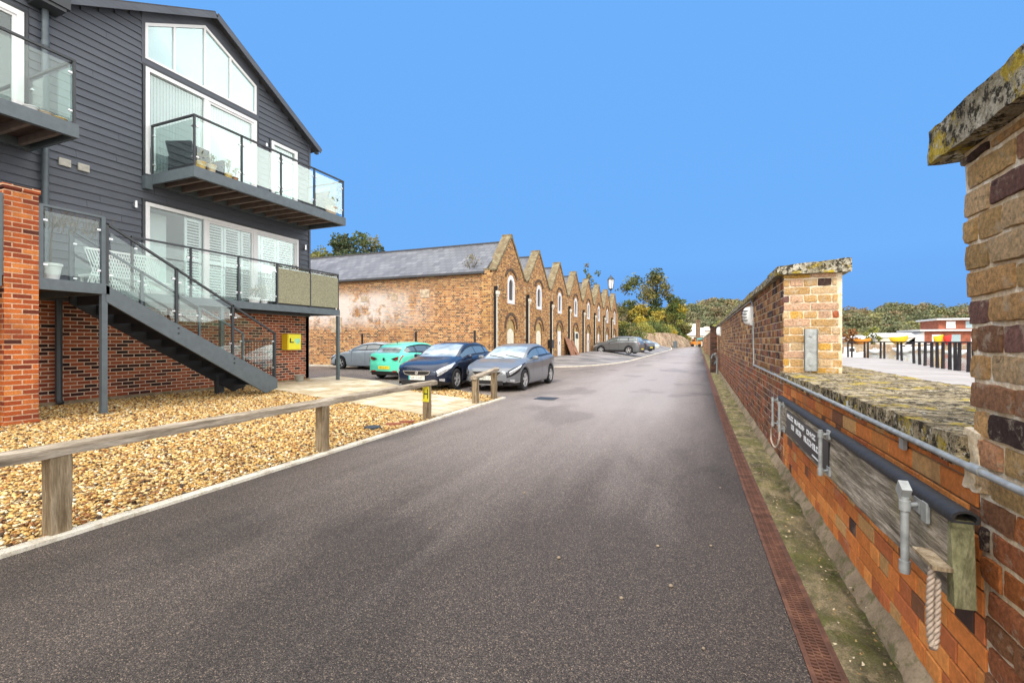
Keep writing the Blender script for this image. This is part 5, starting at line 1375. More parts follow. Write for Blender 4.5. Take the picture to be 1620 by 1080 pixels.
    patch('headlight', M['headlamp'], (lambda u, v: ((.09+.55*u)*k, 2.9+(1.5-.7*u)*v+1.1*u)) if face == 'b' else (lambda u, v: ((.05+(.72 if face != 'suv' else .45)*u)*k, 2.55+(2.5-1.2*u)*v+.95*u)), 12, 5, .007)
    patch('tail_light', M['redlamp'], lambda u, v: (L-(.03+.13*u)*k, 3.6+(1.2-.4*u)*v+.2*u), 8, 4, .008)
    # shut lines and sill strips
    for s in (1.62*k, 2.48*k, 3.40*k): patch('shut_line', M['black'], lambda u, v, s=s: (s+(u-.5)*.012, .9+4.9*v), 1, 14, .002)
    patch('window_trim', M['chrome'] if kind != 'teal' else M['black'], lambda u, v: (1.45*k+2.35*k*u, 5.75+.25*v), 24, 1, .006)
    patch('window_frame', M['black'], lambda u, v: (1.55*k+2.2*k*u, 6.9+.45*v), 24, 1, .005)
    patch('window_seal', M['black'], lambda u, v: (1.42*k+2.4*k*u, 5.98+.22*v), 24, 1, .005)
    for s in (2.28*k, 3.18*k): patch('door_handle', col, lambda u, v, s=s: (s+.16*u, 4.0+.28*v), 3, 1, .018)
    # mirrors
    for sg in (-1, 1):
        m = MB(); cx, cy, cz = sg*(hw+.06), Y(1.62*k), .99*s_
        def ef(u, v):
            th_ = 2*math.pi*u; ph = math.pi*(v-.5); cc = lambda a: math.copysign(abs(a)**.7, a)
            return (cx+.105*cc(math.cos(ph))*cc(math.cos(th_)), cy+.055*cc(math.cos(ph))*cc(math.sin(th_)), cz+.065*cc(math.sin(ph)))
        m.grid(ef, 14, 8); m.bar((sg*hw*.93, cy, cz-.05), (cx, cy, cz-.04), .06, .03); m.build('wing_mirror', col, t, local=True, smooth=60)
    yf = L/2; yr = -L/2
    # front face
    def fbox(name, m_, x0, x1, z0, z1, y0, y1): m = MB(); m.box(x0, x1, y0, y1, z0, z1); return m.build(name, m_, t, local=True)
    if face in ('a', 'b'):
        w0, w1, za, zb2 = (.46, .40, .50, .62) if face == 'a' else (.50, .34, .44, .60)
        m = MB(); m.prism([(-w0,zb2),(w0,zb2),(w1,za+.03),(w1*.7,za),(-w1*.7,za),(-w1,za+.03)], yf-.05, yf+.012, 'y'); m.build('grille', M['black'], t, local=True)
        m = MB(); P = [(-w0,zb2),(-w1,za+.03),(-w1*.7,za),(w1*.7,za),(w1,za+.03),(w0,zb2)]
        for a, c in zip(P, P[1:]): m.bar((a[0],yf+.016,a[1]),(c[0],yf+.016,c[1]),.014,.018)
        if face == 'a': m.bar((-w0,yf+.016,zb2),(w0,yf+.016,zb2),.014,.022)
        m.build('grille_trim', M['chrome'], t, local=True)
        m = MB(); m.lathe((0, yf+.016, (za+zb2)/2+.01), [(.052,0),(.052,.012),(.040,.014),(.036,.004),(0,.004)], 20, 'y')
        if face == 'a': m.bar((-.03,yf+.03,(za+zb2)/2+.03),(.03,yf+.03,(za+zb2)/2-.01),.012,.008)
        else: m.bar((-.30,yf+.02,zb2-.01),(.26,yf+.02,za+.03),.01,.016)
        m.build('emblem', M['chrome'], t, local=True)
        fbox('lower_intake', M['black'], -.52, .52, .22, .335, yf-.10, yf+.006)
        patch('lower_lip', M['black'], lambda u, v: (.02+.55*u, .05+.75*v), 10, 2, .006)
        patch('fog_light', M['headlamp'] , lambda u, v: (.10+.16*u, 1.15+.55*v), 4, 2, .012)
        if face == 'b': patch('lip_trim', M['chrome'], lambda u, v: (.01+.45*u, .95+.12*v), 10, 1, .012)
        m = MB(); m.box(-.30,.30,yf+.008,yf+.016,.215,.225); m.build('lip_bar', M['alu'], t, local=True)
    else:
        fbox('grille', M['black'], -.45, .45, .50, .72, yf-.05, yf+.012); fbox('lower_intake', M['black'], -.6, .6, .24, .40, yf-.1, yf+.006)
    zp = .375
    m = MB(); m.box(-.27,.27,yf+.012,yf+.024,zp-.015,zp+.105); pl = m.build('front_number_plate', M['plate_w'], t, local=True)
    if plate:
        m = MB(); m.box(-.27 if 0 else .225,.27,yf+.024,yf+.026,zp-.015,zp+.105); m.build('plate_band', M['plateblue'], pl, local=True)
        Mx = Matrix.Translation((-.02, yf+.0245, zp+.043)) @ Matrix.Rotation(math.pi, 4, 'Z') @ Matrix.Rotation(R(90), 4, 'X')
        text_mesh(plate, .105, 'plate_lettering', M['black'], pl, Mx)
    m = MB(); m.box(-.27,.27,yr-.022,yr-.006,zp+.04,zp+.16); pr2 = m.build('rear_number_plate', M['plate_y'], t, local=True)
    if rearplate:
        Mx = Matrix.Translation((0, yr-.0225, zp+.1)) @ Matrix.Rotation(R(90), 4, 'X'); text_mesh(rearplate, .09, 'plate_lettering', M['black'], pr2, Mx)
    fbox('rear_valance', M['black'], -.62, .62, .18, .33, yr-.005, yr+.15)
    m = MB(); m.bar((-.62, Y(1.25*k), .99*s_), (.0, Y(1.42*k), 1.085*s_), .015, .012); m.bar((-.02, Y(1.25*k), .995*s_), (.55, Y(1.40*k), 1.07*s_), .015, .012); m.build('wiper', M['black'], t, local=True)
    if face == 'a': 
        m = MB(); m.lathe((0, Y(3.5*k), interp(top, 3.5*k)), [(.02,0),(.008,.05),(.004,.14),(0,.145)], 8); m.build('aerial', M['black'], t, local=True)
    return t
PT_GREY = paint('silver grey car paint', (.19,.20,.215), .25, .35); PT_NAVY = paint('navy car paint', (.010,.018,.045), .3, .22)
PT_TEAL = paint('bright aqua car paint', (.12,.70,.50), .0); PT_SIL = paint('blue silver car paint', (.40,.47,.52), .15, .4); PT_SUV = paint('dark grey suv paint', (.16,.17,.18), .5); PT_DK = paint('dark blue grey paint', (.05,.06,.08), .3)
low = [(0,.62),(.10,.71),(.35,.77),(.7,.86),(1.1,.945),(1.22,.975),(1.65,1.20),(2.06,1.36),(2.4,1.43),(2.85,1.46),(3.3,1.42),(3.7,1.33),(3.84,1.28),(4.10,1.03),(4.2,.95),(4.3,.62)]
c1 = make_car('silver grey hatchback facing the road behind the short timber rail', PT_GREY, 4.37, 1.82, 1.44, 2.64, .90, .325, top=low, face='b', plate='NJ65 OTZ')
c1.location = (-5.86, 14.72, 0); c1.rotation_euler = (0, 0, R(180))
c2 = make_car('dark navy blue hatchback parked between the green car and the silver grey one', PT_NAVY, 4.40, 1.81, 1.50, 2.68, .92, .33, face='a', plate='NR12 HPY')
c2.location = (-7.92, 13.98, 0); c2.rotation_euler = (0, 0, R(183))
teal = [(0,.60),(.10,.70),(.35,.82),(.7,.90),(1.15,.985),(1.25,1.01),(1.65,1.22),(2.05,1.38),(2.4,1.45),(2.85,1.47),(3.3,1.43),(3.66,1.37),(3.74,1.34),(4.06,1.06),(4.2,.99),(4.3,.60)]
c3 = make_car('bright aqua green hatchback seen from behind, with a yellow number plate', PT_TEAL, 4.37, 1.85, 1.48, 2.66, .9, .32, top=teal, face='a', kind='hatch', rearplate='BW16 XTY')
c3.location = (-11.38, 17.25, 0); c3.rotation_euler = (0, 0, R(-3))
c3.children
m = MB(); m.box(-.56,.56,-2.02,-1.80,1.365,1.385); m.build('spoiler', M['black'], c3, local=True)
m = MB(); m.lathe((0,-2.205,.80), [(.055,0),(.055,-.012),(.035,-.016),(0,-.016)], 16, 'y'); m.build('emblem', M['black'], c3, local=True)
for sg in (-1, 1):
    m = MB(); m.prism([(sg*.38,.82),(sg*.66,.91),(sg*.65,.80),(sg*.52,.76)], -2.195, -2.10, 'y'); m.build('tail_light', M['redlamp'], c3, local=True)
    m = MB(); m.prism([(sg*.34,.82),(sg*.60,.89),(sg*.52,.78)], -2.2, -2.193, 'y'); m.build('lamp_surround', M['black'], c3, local=True)
    m = MB(); m.box(min(sg*.42,sg*.64),max(sg*.42,sg*.64),-2.195,-2.10,.31,.36); m.build('reflector', M['redlamp'], c3, local=True)
c4 = make_car('pale blue silver car parked sideways behind the green one', PT_SIL, 4.5, 1.8, 1.48, 2.7, .92, .34, top=low, face='b')
c4.location = (-16.8, 20.85, 0); c4.rotation_euler = (0, 0, R(90))
suvtop = [(0,.68),(.08,.80),(.3,.92),(.7,.98),(1.15,1.03),(1.25,1.06),(1.65,1.27),(2.0,1.40),(2.4,1.455),(2.9,1.46),(3.5,1.44),(3.95,1.39),(4.02,1.36),(4.16,1.08),(4.24,.98),(4.3,.62)]
c5 = make_car('grey suv with its nose towards the warehouse doors', PT_SUV, 4.75, 1.88, 1.70, 2.80, .93, .37, top=suvtop, kind='suv', face='suv', clad=True, name='parked_suv', cat='suv', roofcol=PT_GREY)
c5.location = (-7.35, 46.2, .30); c5.rotation_euler = (0, R(0), R(78))
c6 = make_car('small dark hatchback parked beyond the grey suv', PT_DK, 4.2, 1.78, 1.46, 2.6, .88, .32, top=low, face='b')
c6.location = (-7.0, 57.5, .32); c6.rotation_euler = (0, 0, R(60))
c7 = make_car('far pale car parked against the foot of the stone bank', PT_SIL, 4.2, 1.78, 1.46, 2.6, .88, .32, top=low, face='b')
c7.location = (-8.6, 86, .0); c7.rotation_euler = (0, 0, R(60))
# ================================================================== TREES, HILL, FAR SHORE
def leaf_cloud(name, clumps, n_per, size, pal, seed, parent=None, shell=.55, flat=.8):
    rg = np.random.default_rng(seed); C = []; K = []; S = []
    pal = np.array(pal)
    for (x, y, z, r) in clumps:
        n = max(20, int(n_per*r*r)); d = rg.normal(size=(n, 3)); d /= np.linalg.norm(d, axis=1)[:, None]
        rr = r*(shell+(1-shell)*rg.random(n)**.6); 
        w = 1+.28*np.sin(d[:, 0]*5+x*3)*np.cos(d[:, 1]*4+y)+.18*np.sin(d[:, 2]*7+z*2)
        p = d*(rr*w)[:, None]*np.array([1, 1, flat])+np.array([x, y, z]); C.append(p)
        base = pal[rg.integers(len(pal))]; mixc = pal[rg.integers(len(pal), size=n)]
        a = rg.random((n, 1))*.6; K.append((base*(1-a)+mixc*a)*rg.uniform(.65, 1.3, (n, 1))); S.append(np.full(n, size*(.7+.6*rg.random(n))))
    C = np.concatenate(C); K = np.clip(np.concatenate(K), 0, .9); S = np.concatenate(S); n = len(C)
    u = rg.normal(size=(n, 3)); u /= np.linalg.norm(u, axis=1)[:, None]; v = np.cross(u, rg.normal(size=(n, 3))); v /= np.linalg.norm(v, axis=1)[:, None]
    u *= S[:, None]; v *= (S*.6)[:, None]
    V = np.stack([C-u, C-v*.9+u*.1, C+u, C+v], 1).reshape(-1, 3); F = np.arange(4*n).reshape(-1, 4)
    o = np_mesh(name, V-np.array(parent.location if parent else (0, 0, 0)), F, M['leaf'], K, parent=parent); return o
def trunk(t, base, h, r, limbs, seed=1, spread=.3):
    r_ = random.Random(seed); m = MB(); B = Vector(base); pts = [B+Vector((r_.uniform(-.03,.03)*h*i/5, r_.uniform(-.03,.03)*h*i/5, h*i/5)) for i in range(6)]
    m.tube(pts, [r*(1-.13*i) for i in range(6)], 8)
    for k in range(limbs):
        i = r_.randint(2, 5); a = r_.uniform(0, 6.28); l = h*r_.uniform(.18, spread); p0 = pts[i]
        p1 = p0+Vector((math.cos(a)*l*.5, math.sin(a)*l*.5, l*.45)); p2 = p0+Vector((math.cos(a)*l, math.sin(a)*l, l*1.0)); m.tube([p0, p1, p2], [r*.4, r*.25, r*.1], 6)
        for j in range(2):
            a2 = a+r_.uniform(-.9, .9); m.tube([p1, p1+Vector((math.cos(a2)*l*.5, math.sin(a2)*l*.5, l*.55))], [r*.18, r*.06], 5)
    m.build('trunk', M['bark'], t, smooth=60)
G1 = (.10,.13,.035); G2 = (.16,.19,.05); G3 = (.24,.24,.06); G4 = (.05,.075,.03); YL = (.48,.36,.04); OLV = (.20,.17,.06); RST = (.30,.14,.05); YG = (.34,.33,.08)
def tree(label, x, y, h, cr, pal, seed, n=300, leaf=.22, ncl=16, z0=0, aspect=.9, low=.35, name='tree', group=None, shell=.5, base_r=None):
    t = thing(name, label, 'tree', (x, y, z0), group=group); r_ = random.Random(seed); cl = []
    trunk(t, (x, y, z0-.2), h*.62, base_r or h*.025, 7, seed)
    for k in range(ncl):
        a = r_.uniform(0, 6.28); e = r_.random(); hh = low+(.93-low)*e; rad = cr*math.sqrt(max(0, 1-((hh-(low+.93)/2)/((.98-low)/2))**2))*r_.uniform(.45, .95)
        cl.append((x+math.cos(a)*rad, y+math.sin(a)*rad*aspect, z0+h*hh, cr*r_.uniform(.24, .42)))
    leaf_cloud('crown', cl, n, leaf, pal, seed, t, shell)
    return t
# trees beside the far end of the row
tree('tall sparse dark tree rising above the other trees beyond the row', -14.0, 134, 22.5, 6.6, [G4,(.12,.11,.04),OLV,(.24,.20,.06),(.20,.23,.07)], 11, 34, .34, 22, low=.60, z0=-1, shell=.15)
grp = 'autumn trees behind the stone bank'
T = [(-17.5,97,8.5,4.0,[YL,YG,G3],'yellow bushy tree beside the last warehouse'),(-13.2,100,10,4.2,[G2,OLV,G1],'olive green tree left of the tall sparse tree'),(-9.8,98,9.2,3.8,[YL,(.4,.3,.05),G3],'golden yellow tree in the middle of the bank'),
     (-6.0,106,12,4.6,[G1,G2,G4],'dark green round tree under the tall sparse tree'),(-4.2,108,10.8,3.8,[YG,YL,G3],'yellow green tree just right of the dark green one'),(-6.5,122,9.5,4.2,[G3,G2,YG],'light green tree above the middle of the stone bank'),
     (9.5,132,9,4.4,[G3,OLV,YG],'pale olive tree above the right end of the bank'),(-11.6,84,4.5,2.6,[G4,G1,OLV],'low dark bush at the foot of the trees, left'),(-9.2,87,4.6,2.6,[G4,G1],'low dark bush at the foot of the trees, centre'),(-3.2,106,5.0,3.2,[G4,G1,OLV],'low dark bush at the foot of the trees, right'),(-20.5,93,7,3.6,[G2,OLV],'green tree tucked behind the last gable')]
for k, (x, y, h, cr, pal, lb) in enumerate(T): tree(lb, x*1.3-1, y*1.3, h*1.24, cr*1.25, pal, 30+k, 110, .30, 15, low=.12, group=grp)
# trees over the warehouse roof
tree('round tree showing above the left end of the slate roof', -34.9, 36.4, 10.9, 2.4, [G3,(.35,.30,.18),G1], 51, 330, .15, 18, low=.62)
tree('taller tree showing above the slate roof, right of the round one', -30.2, 35.4, 11.9, 2.6, [G1,(.30,.28,.15),G4], 52, 330, .15, 20, low=.64)
tree('thin tree with a small tuft above the fifth gable', -13.5, 62, 12.9, 1.3, [OLV,G1], 53, 60, .2, 6, low=.72, shell=.2)
# buddleia on the wall top
for (x, y, z, lb) in ((RX-1.3, 22.3, 5.15, 'dry brown weed growing on the eave near the first gable'),):
    t = thing('weed', lb, 'plant', (x, y, z)); r_ = random.Random(8); m = MB()
    for k in range(14): a = r_.uniform(0, 6.28); l = r_.uniform(.5, 1.1); m.tube([(x, y, z), (x+math.cos(a)*l*.3, y+math.sin(a)*.15, z+l*.6), (x+math.cos(a)*l*.6, y+math.sin(a)*.2, z+l)], [.012, .008, .004], 4)
    m.build('stem', M['bark'], t); leaf_cloud('foliage', [(x-.2, y, z+.6, .4), (x+.25, y, z+.7, .38), (x, y, z+.9, .3)], 260, .05, [OLV, (.25,.2,.12)], 4, t, .1)
# hill
def ridge(x): return 23+3.2*math.sin(x*.022+1)+1.6*math.sin(x*.07)+5.5*ss(x, 190, 330)*1.0-2.5*ss(-x, 20, 120)-1.5*math.exp(-((x-90)/14)**2)*3
m = MB()
def hf(u, v):
    x = -260+760*u; y0 = 222+20*math.sin(x*.01)+max(0, x-20)*.05; y = y0+180*v; s_ = math.sin(min(1, v/.55)*math.pi/2)
    return (x, y, -2+(ridge(x)-3)*s_+1.2*mn.noise(Vector((x*.03, y*.03, 0))))
m.grid(hf, 120, 24); struct(m.build('hills', M['hill'], smooth=80))
rg = np.random.default_rng(5); cl = []; r_ = random.Random(12)
for k in range(900):
    u = r_.uniform(.24, .72); v = r_.random()**1.2*.62; p = hf(u, v); cl.append((p[0], p[1], p[2]+r_.uniform(1.2, 3.4), r_.uniform(2.2, 4.6)))
o = leaf_cloud('hillside_wood', cl, 22, .62, [(.14,.16,.08), (.20,.21,.10), (.19,.20,.11), (.25,.23,.12), (.15,.17,.09), (.28,.20,.11), (.34,.32,.13), (.25,.21,.13)], 6, None, .75)
tag(o, 'autumn woodland covering the long hill beyond the water', 'wood', kind='stuff')
# far bank
m = MB(); m.prism([(9,182),(420,205),(420,260),(-60,260),(-60,170)], -3, .3, 'z'); struct(m.build('far_shore', M['ground']))
m = MB(); m.prism([(9,181.5),(9,181.8),(420,204.8),(420,204.5)], -3, .6, 'z'); struct(m.build('shore_edge', M['rock']))
# stone bank at the bend
bk = thing('stone_bank', 'pale brown cut stone bank curving beside the far end of the road', 'bank', (-8, 100, 0))
m = MB()
def kf(u, v):
    P = [(-16,90),(-10.6,93),(-8.5,97),(-6.3,106),(-4.4,118),(-2.6,132),(-1.2,146)]; t = u*(len(P)-1); i = min(int(t), len(P)-2); f = t-i
    x = P[i][0]*(1-f)+P[i+1][0]*f; y = P[i][1]*(1-f)+P[i+1][1]*f
    h = interp([(0,1.4),(.26,1.5),(.32,3.1),(.42,3.7),(.6,3.9),(.8,3.2),(1,2.0)], u)
    nz = mn.noise(Vector((x*.6, y*.3, v*3)))*.7+mn.noise(Vector((x*2, y*.9, v*8)))*.25
    return (x-v*1.2+nz*.4, y+v*.8, -.2+v*h*(1+.05*nz)) if v < .99 else (x-4, y+2, -.2+h)
m.grid(kf, 90, 16); m.build('rock_face', M['rock'], bk, smooth=50)
BN = ['left','second from the left','third from the left','middle','fifth from the left','sixth from the left','seventh from the left','right']
for k_ in range(8):
    p_ = kf(.30+.095*k_, .98); t = thing('bush', f'{BN[k_]} one of the small bushes overhanging the top of the stone bank', 'bush', (p_[0]-1.2, p_[1]+.8, p_[2]), group='bushes on top of the stone bank')
    trunk(t, (p_[0]-1.2, p_[1]+.8, p_[2]-.4), 1.2, .08, 3, k_); leaf_cloud('crown', [(p_[0]-1.2, p_[1]+.8, p_[2]+.5, 1.5), (p_[0]-.3, p_[1]+.2, p_[2]+.15, .9), (p_[0]-2.2, p_[1]+2, p_[2]+1.2, 1.6)], 150, .2, [[G1,G2,OLV],[YG,G3,YL],[G4,G1,G2]][k_ % 3], 200+k_, t, .4)
m = MB(); m.box(-5.4,-4.6,110,111.6,0,1.6); o = m.build('utility_cabinet', M['frame'], bk and None); tag(o, 'grey cabinet standing at the foot of the stone bank', 'cabinet')
# street lamp
x, y = -11.3, 64.5; lp = thing('street_lamp', 'old style lantern street lamp rising above the last gable', 'lamp', (x, y, 0))
m = MB(); m.cyl((x,y,0),(x,y,8.5),.09,.05,10); m.build('column', M['frame_dark'], lp, smooth=50)
m = MB(); m.lathe((x,y,8.5), [(.05,0),(.30,.2),(.34,.25)], 6); m.lathe((x,y,8.5), [(.52,1.5),(.34,1.75),(.08,2.0),(.05,2.15),(0,2.2)], 6); 
for k in range(6): a = k*math.pi/3; m.bar((x+.30*math.cos(a),y+.30*math.sin(a),8.7),(x+.45*math.cos(a),y+.45*math.sin(a),10.0),.05,.05)
m.build('lantern_frame', M['frame_dark'], lp)
m = MB(); m.lathe((x,y,8.5), [(.26,.22),(.42,1.5)], 6); m.build('lantern_glass', M['white'], lp)
# large grey building behind the row
gb = thing('grey_building', 'large plain building with a pale grey roof behind the last gable', 'building', (-27, 100, 0))
m = MB(); m.box(-46, -21.5, 100, 128, -1, 7.2); m.build('wall', M['greyroof'], gb)
m = MB(); m.hexa([(-47,98.5,6.8),(-20.8,98.5,6.8),(-20.8,114,11.4),(-47,114,11.4),(-47,98.5,7.1),(-20.8,98.5,7.1),(-20.8,114,11.7),(-47,114,11.7)]); m.build('roof', M['greyroof'], gb)
m = MB(); m.box(-24.8,-23.6,112,114,11.2,12.4); m.build('roof_vent', M['white'], gb)
# houses at the end of the road
def far_house(lb, x0, x1, y, h, wallm, roofm, rh=1.6, wins=2):
    t = thing('house', lb, 'house', ((x0+x1)/2, y, 0)); m = MB(); m.box(x0, x1, y, y+8, -1, h); m.build('wall', wallm, t)
    m = MB(); m.prism([(y-.3,h),(y+4,h+rh),(y+8.3,h)], x0-.2, x1+.2, 'x'); m.build('roof', roofm, t)
    for k in range(wins):
        xx = x0+(x1-x0)*(k+.5)/wins; m = MB(); m.box(xx-.55, xx+.55, y-.06, y+.02, h*.45, h*.45+1.3); m.build('window', M['darkwin'], t)
    return t
far_house('low cream house with a pale roof at the end of the road', -3.8, 1.6, 168, 3.6, M['distwall'], M['paleroof'], 2.6, 3)
far_house('white gabled house higher up behind the end of the road', -5.5, -.8, 190, 6.6, M['distwall'], M['distwall'], 1.8)
far_house('small house with a pinkish roof right of the brick chimney', 1.8, 6.5, 182, 5.4, M['distwall'], mat('pink roof', (.55,.42,.36), .8))
M['chim'] = mat('sooty brown brick', (.20,.13,.08), .9, var=.4, vs=2)
t = thing('brick_chimney', 'tall narrow brick chimney standing above the houses at the road end', 'chimney', (-.4, 150, 0))
m = MB(); m.box(-1.0, .3, 150, 151.2, -1, 7.6); m.build('stack', M['chim'], t); m = MB(); m.box(-1.15, .45, 149.85, 151.35, 7.6, 8.0); m.build('cap', M['chim'], t)
t = thing('orange_digger', 'orange machine standing at the far end of the road', 'digger', (-1.0, 140, 0))
m = MB(); m.box(-2.2,.6,140,142,.5,1.5); m.box(-1.9,-.9,140.2,141.8,1.5,2.2); m.build('body', M['orange'], t)
for xx in (-1.7,.1):
    m = MB(); m.cyl((xx,139.9,.42),(xx,140.4,.42),.42,n=14); m.build('wheel', M['tyre'], t)
m = MB(); m.box(-1.8,-1.0,140.15,140.2,1.55,2.1); m.build('window', M['darkwin'], t)
o = MB(); o.box(-.5,1.0,128,134,2.0,2.35); o.box(-.5,-.4,128,134,0,2.0); tag(o.build('site_shelter', M['teal']), 'faded teal sheet roofed shelter beside the wall at the road end', 'shelter')
# ---- quay railings: dark timber posts in pairs and a top rail
lbl = 'dark timber post standing along the quay edge beyond the wall'
PP = [(13.11, 52.82), (13.33, 52.53), (13.86, 50.77), (13.97, 50.31), (14.68, 49.61), (14.77, 49.01), (14.81, 46.25), (14.39, 44.13), (13.4, 39.07), (13.02, 37.11), (12.75, 35.61), (12.4, 33.77), (12.31, 32.86), (12.25, 32.07), (12.18, 31.14), (12.16, 30.51), (12.17, 30.19), (12.1, 29.13), (12.06, 28.53), (11.9, 27.2), (11.8, 25.8)]
for k, (x, y) in enumerate(PP):
    m = MB(); a = rnd.uniform(-.03, .03); m.tube([(x,y,-.05),(x+a,y,.7),(x+a*1.5,y,1.46)], [.085,.08,.075], 7)
    tag(m.build('quay_post', M['darktimber'], smooth=60), lbl, 'post', 'dark posts along the quay')
for k, (a, c) in enumerate(((0, 10), (10, 20))):
    m = MB()
    for p, q in zip(PP[a:c+1], PP[a+1:c+1]): m.bar((*p, 1.46), (*q, 1.46), .10, .07)
    tag(m.build('quay_rail', M['darktimber']), ['top rail along the farther run of dark quay posts','top rail along the nearer run of dark quay posts'][k], 'rail')
# ---- boats
def boat(label, x, y, L, w, h, hull, rz, cab=None, z=-1.5, name='moored_boat'):
    t = thing(name, label, 'boat', (x, y, z), rz); m = MB(); n = 14
    def bf(u, v):
        s_ = u*2-1; wd = w/2*(1-abs(s_)**2.6)**.8 if abs(s_) < 1 else 0; a = (v-.5)*math.pi; sh = h*(1+.2*max(0, s_)**2); lo_ = h*.8*abs(s_)**2.2
        return (L/2*s_, wd*math.sin(a), lo_+(sh-lo_)*(1-abs(math.cos(a))**.8))
    m.grid(bf, n, 10); m.build('hull', hull, t, local=True, smooth=60)
    m = MB(); m.grid(lambda u, v: (L/2*(u*2-1)*.98, (w/2*(1-abs(u*2-1)**2.6)**.8*.96 if abs(u*2-1) < 1 else 0)*(v*2-1), h*.92), 14, 4); m.build('deck', M['white'], t, local=True)
    if cab:
        m = MB(); m.prism([(-L*.12,h*.9),(L*.16,h*.9),(L*.10,h*.9+cab),(-L*.10,h*.9+cab)], -w*.28, w*.28, 'y'); cb_ = m.build('cabin', M['white'], t, local=True)
        m = MB(); m.box(-L*.09,L*.10,-w*.285,-w*.28,h*.9+cab*.45,h*.9+cab*.85); m.build('window', M['darkwin'], cb_, local=True)
    return t
boat('bright yellow lifeboat hull on the far shore', 59.8, 186, 5.4, 2.6, 2.6, M['boatyel'], R(8), None, .4, 'lifeboat')
boat('orange lifeboat hull further left on the far shore', 50.1, 186, 4.8, 2.4, 1.9, M['orange'], R(3), None, .4, 'lifeboat')
boat('small yellow boat in front of the red brick building', 69.5, 185, 3, 1.6, 2.8, M['boatyel'], R(20), None, .4, 'small_boat')
boat('small red boat in front of the red brick building', 71.8, 185, 2.2, 1.4, 2.8, M['redp'], R(10), None, .4, 'small_boat')
BL = [('white motor boat moored at the far left of the harbour',16.5,66,3.2,1.6,1.5,1.0),('white cruiser moored in mid harbour',45,138,4.2,2,1.5,.9),('small white boat moored left of the cruiser',38.5,134,2.8,1.5,1.1,.5),('white boat moored below the yellow lifeboat',54,160,4.5,2,1.4,.9),('long white boat moored right of the cruiser',59.5,165,6.5,2.2,1.5,1.1),('white boat moored below the red brick building',47,118,3.6,1.6,1.2,.8),('small white tender far right in the harbour',50,116,2.4,1.3,.9,.0)]
for lb, x, y, L, w, h, cb_ in BL: boat(lb, x, y, L, w, h, M['white'], R(rnd.uniform(-25, 25)), cb_ or None)
# ---- far waterfront buildings
t = thing('red_brick_building', 'two storey red brick waterfront building with white fascias across the water', 'building', (100, 196, .3))
m = MB(); m.box(70, 112, 196, 214, .2, 4.9); m.box(74.5, 112, 198, 212, 4.9, 8.6); m.build('wall', M['distbrick'], t)
m = MB(); m.box(68.5, 113, 195, 215, 4.9, 5.5); m.box(73.5, 113, 196.5, 213, 8.6, 9.2); m.prism([(64,.2),(70,.2),(70,4.9)], 196, 214, 'y'); m.build('roof', M['paleroof'], t)
for k in range(7):
    for z0_, z1_, y in ((1.4,3.8,195.94),(5.9,8.2,197.94)):
        x0 = 72+k*5.0+(4.5 if z0_ > 5 else 0); m = MB(); m.box(x0, x0+2.4, y, y+.1, z0_, z1_); m.build('window', M['pane2'] if k % 2 else M['white'], t)
SHD = [('long low white roofed shed on the far shore',56.5,67.5,196,2.9),('low white roofed shed left of the yellow lifeboat',51,56,199,2.2),('small white shed near the far left of the shore',44.5,47,190,2.0)]
for lb, x0, x1, y, h in SHD:
    t = thing('boat_shed', lb, 'shed', ((x0+x1)/2, y, .3)); m = MB(); m.box(x0, x1, y, y+7, .2, h); m.build('wall', M['hill'] if 0 else M['distwall'], t)
    m = MB(); m.prism([(y-.3,h),(y+3.5,h+1.5),(y+7.3,h)], x0-.3, x1+.3, 'x'); m.build('roof', M['white'], t)
m = MB(); m.box(50,62,188,190,.2,1.4); tag(m.build('shore_hedge', M['hill']), 'rusty brown hedge behind the orange lifeboat', 'hedge') if 0 else None
for k, (x, y, h, cr, pal, lb) in enumerate([(44,188,6,3,[RST,(.4,.2,.08)],'rusty red bush left of the orange lifeboat on the far shore'),(49.5,191,5.5,3,[RST,(.3,.15,.06)],'rusty red bush behind the orange lifeboat on the far shore'),(54.5,192,6.5,2.4,[G2,YG],'green bush behind the gap between the two lifeboats')]):
    tree(lb, x, y, h, cr, pal, 80+k, 30, .5, 12, low=.1)
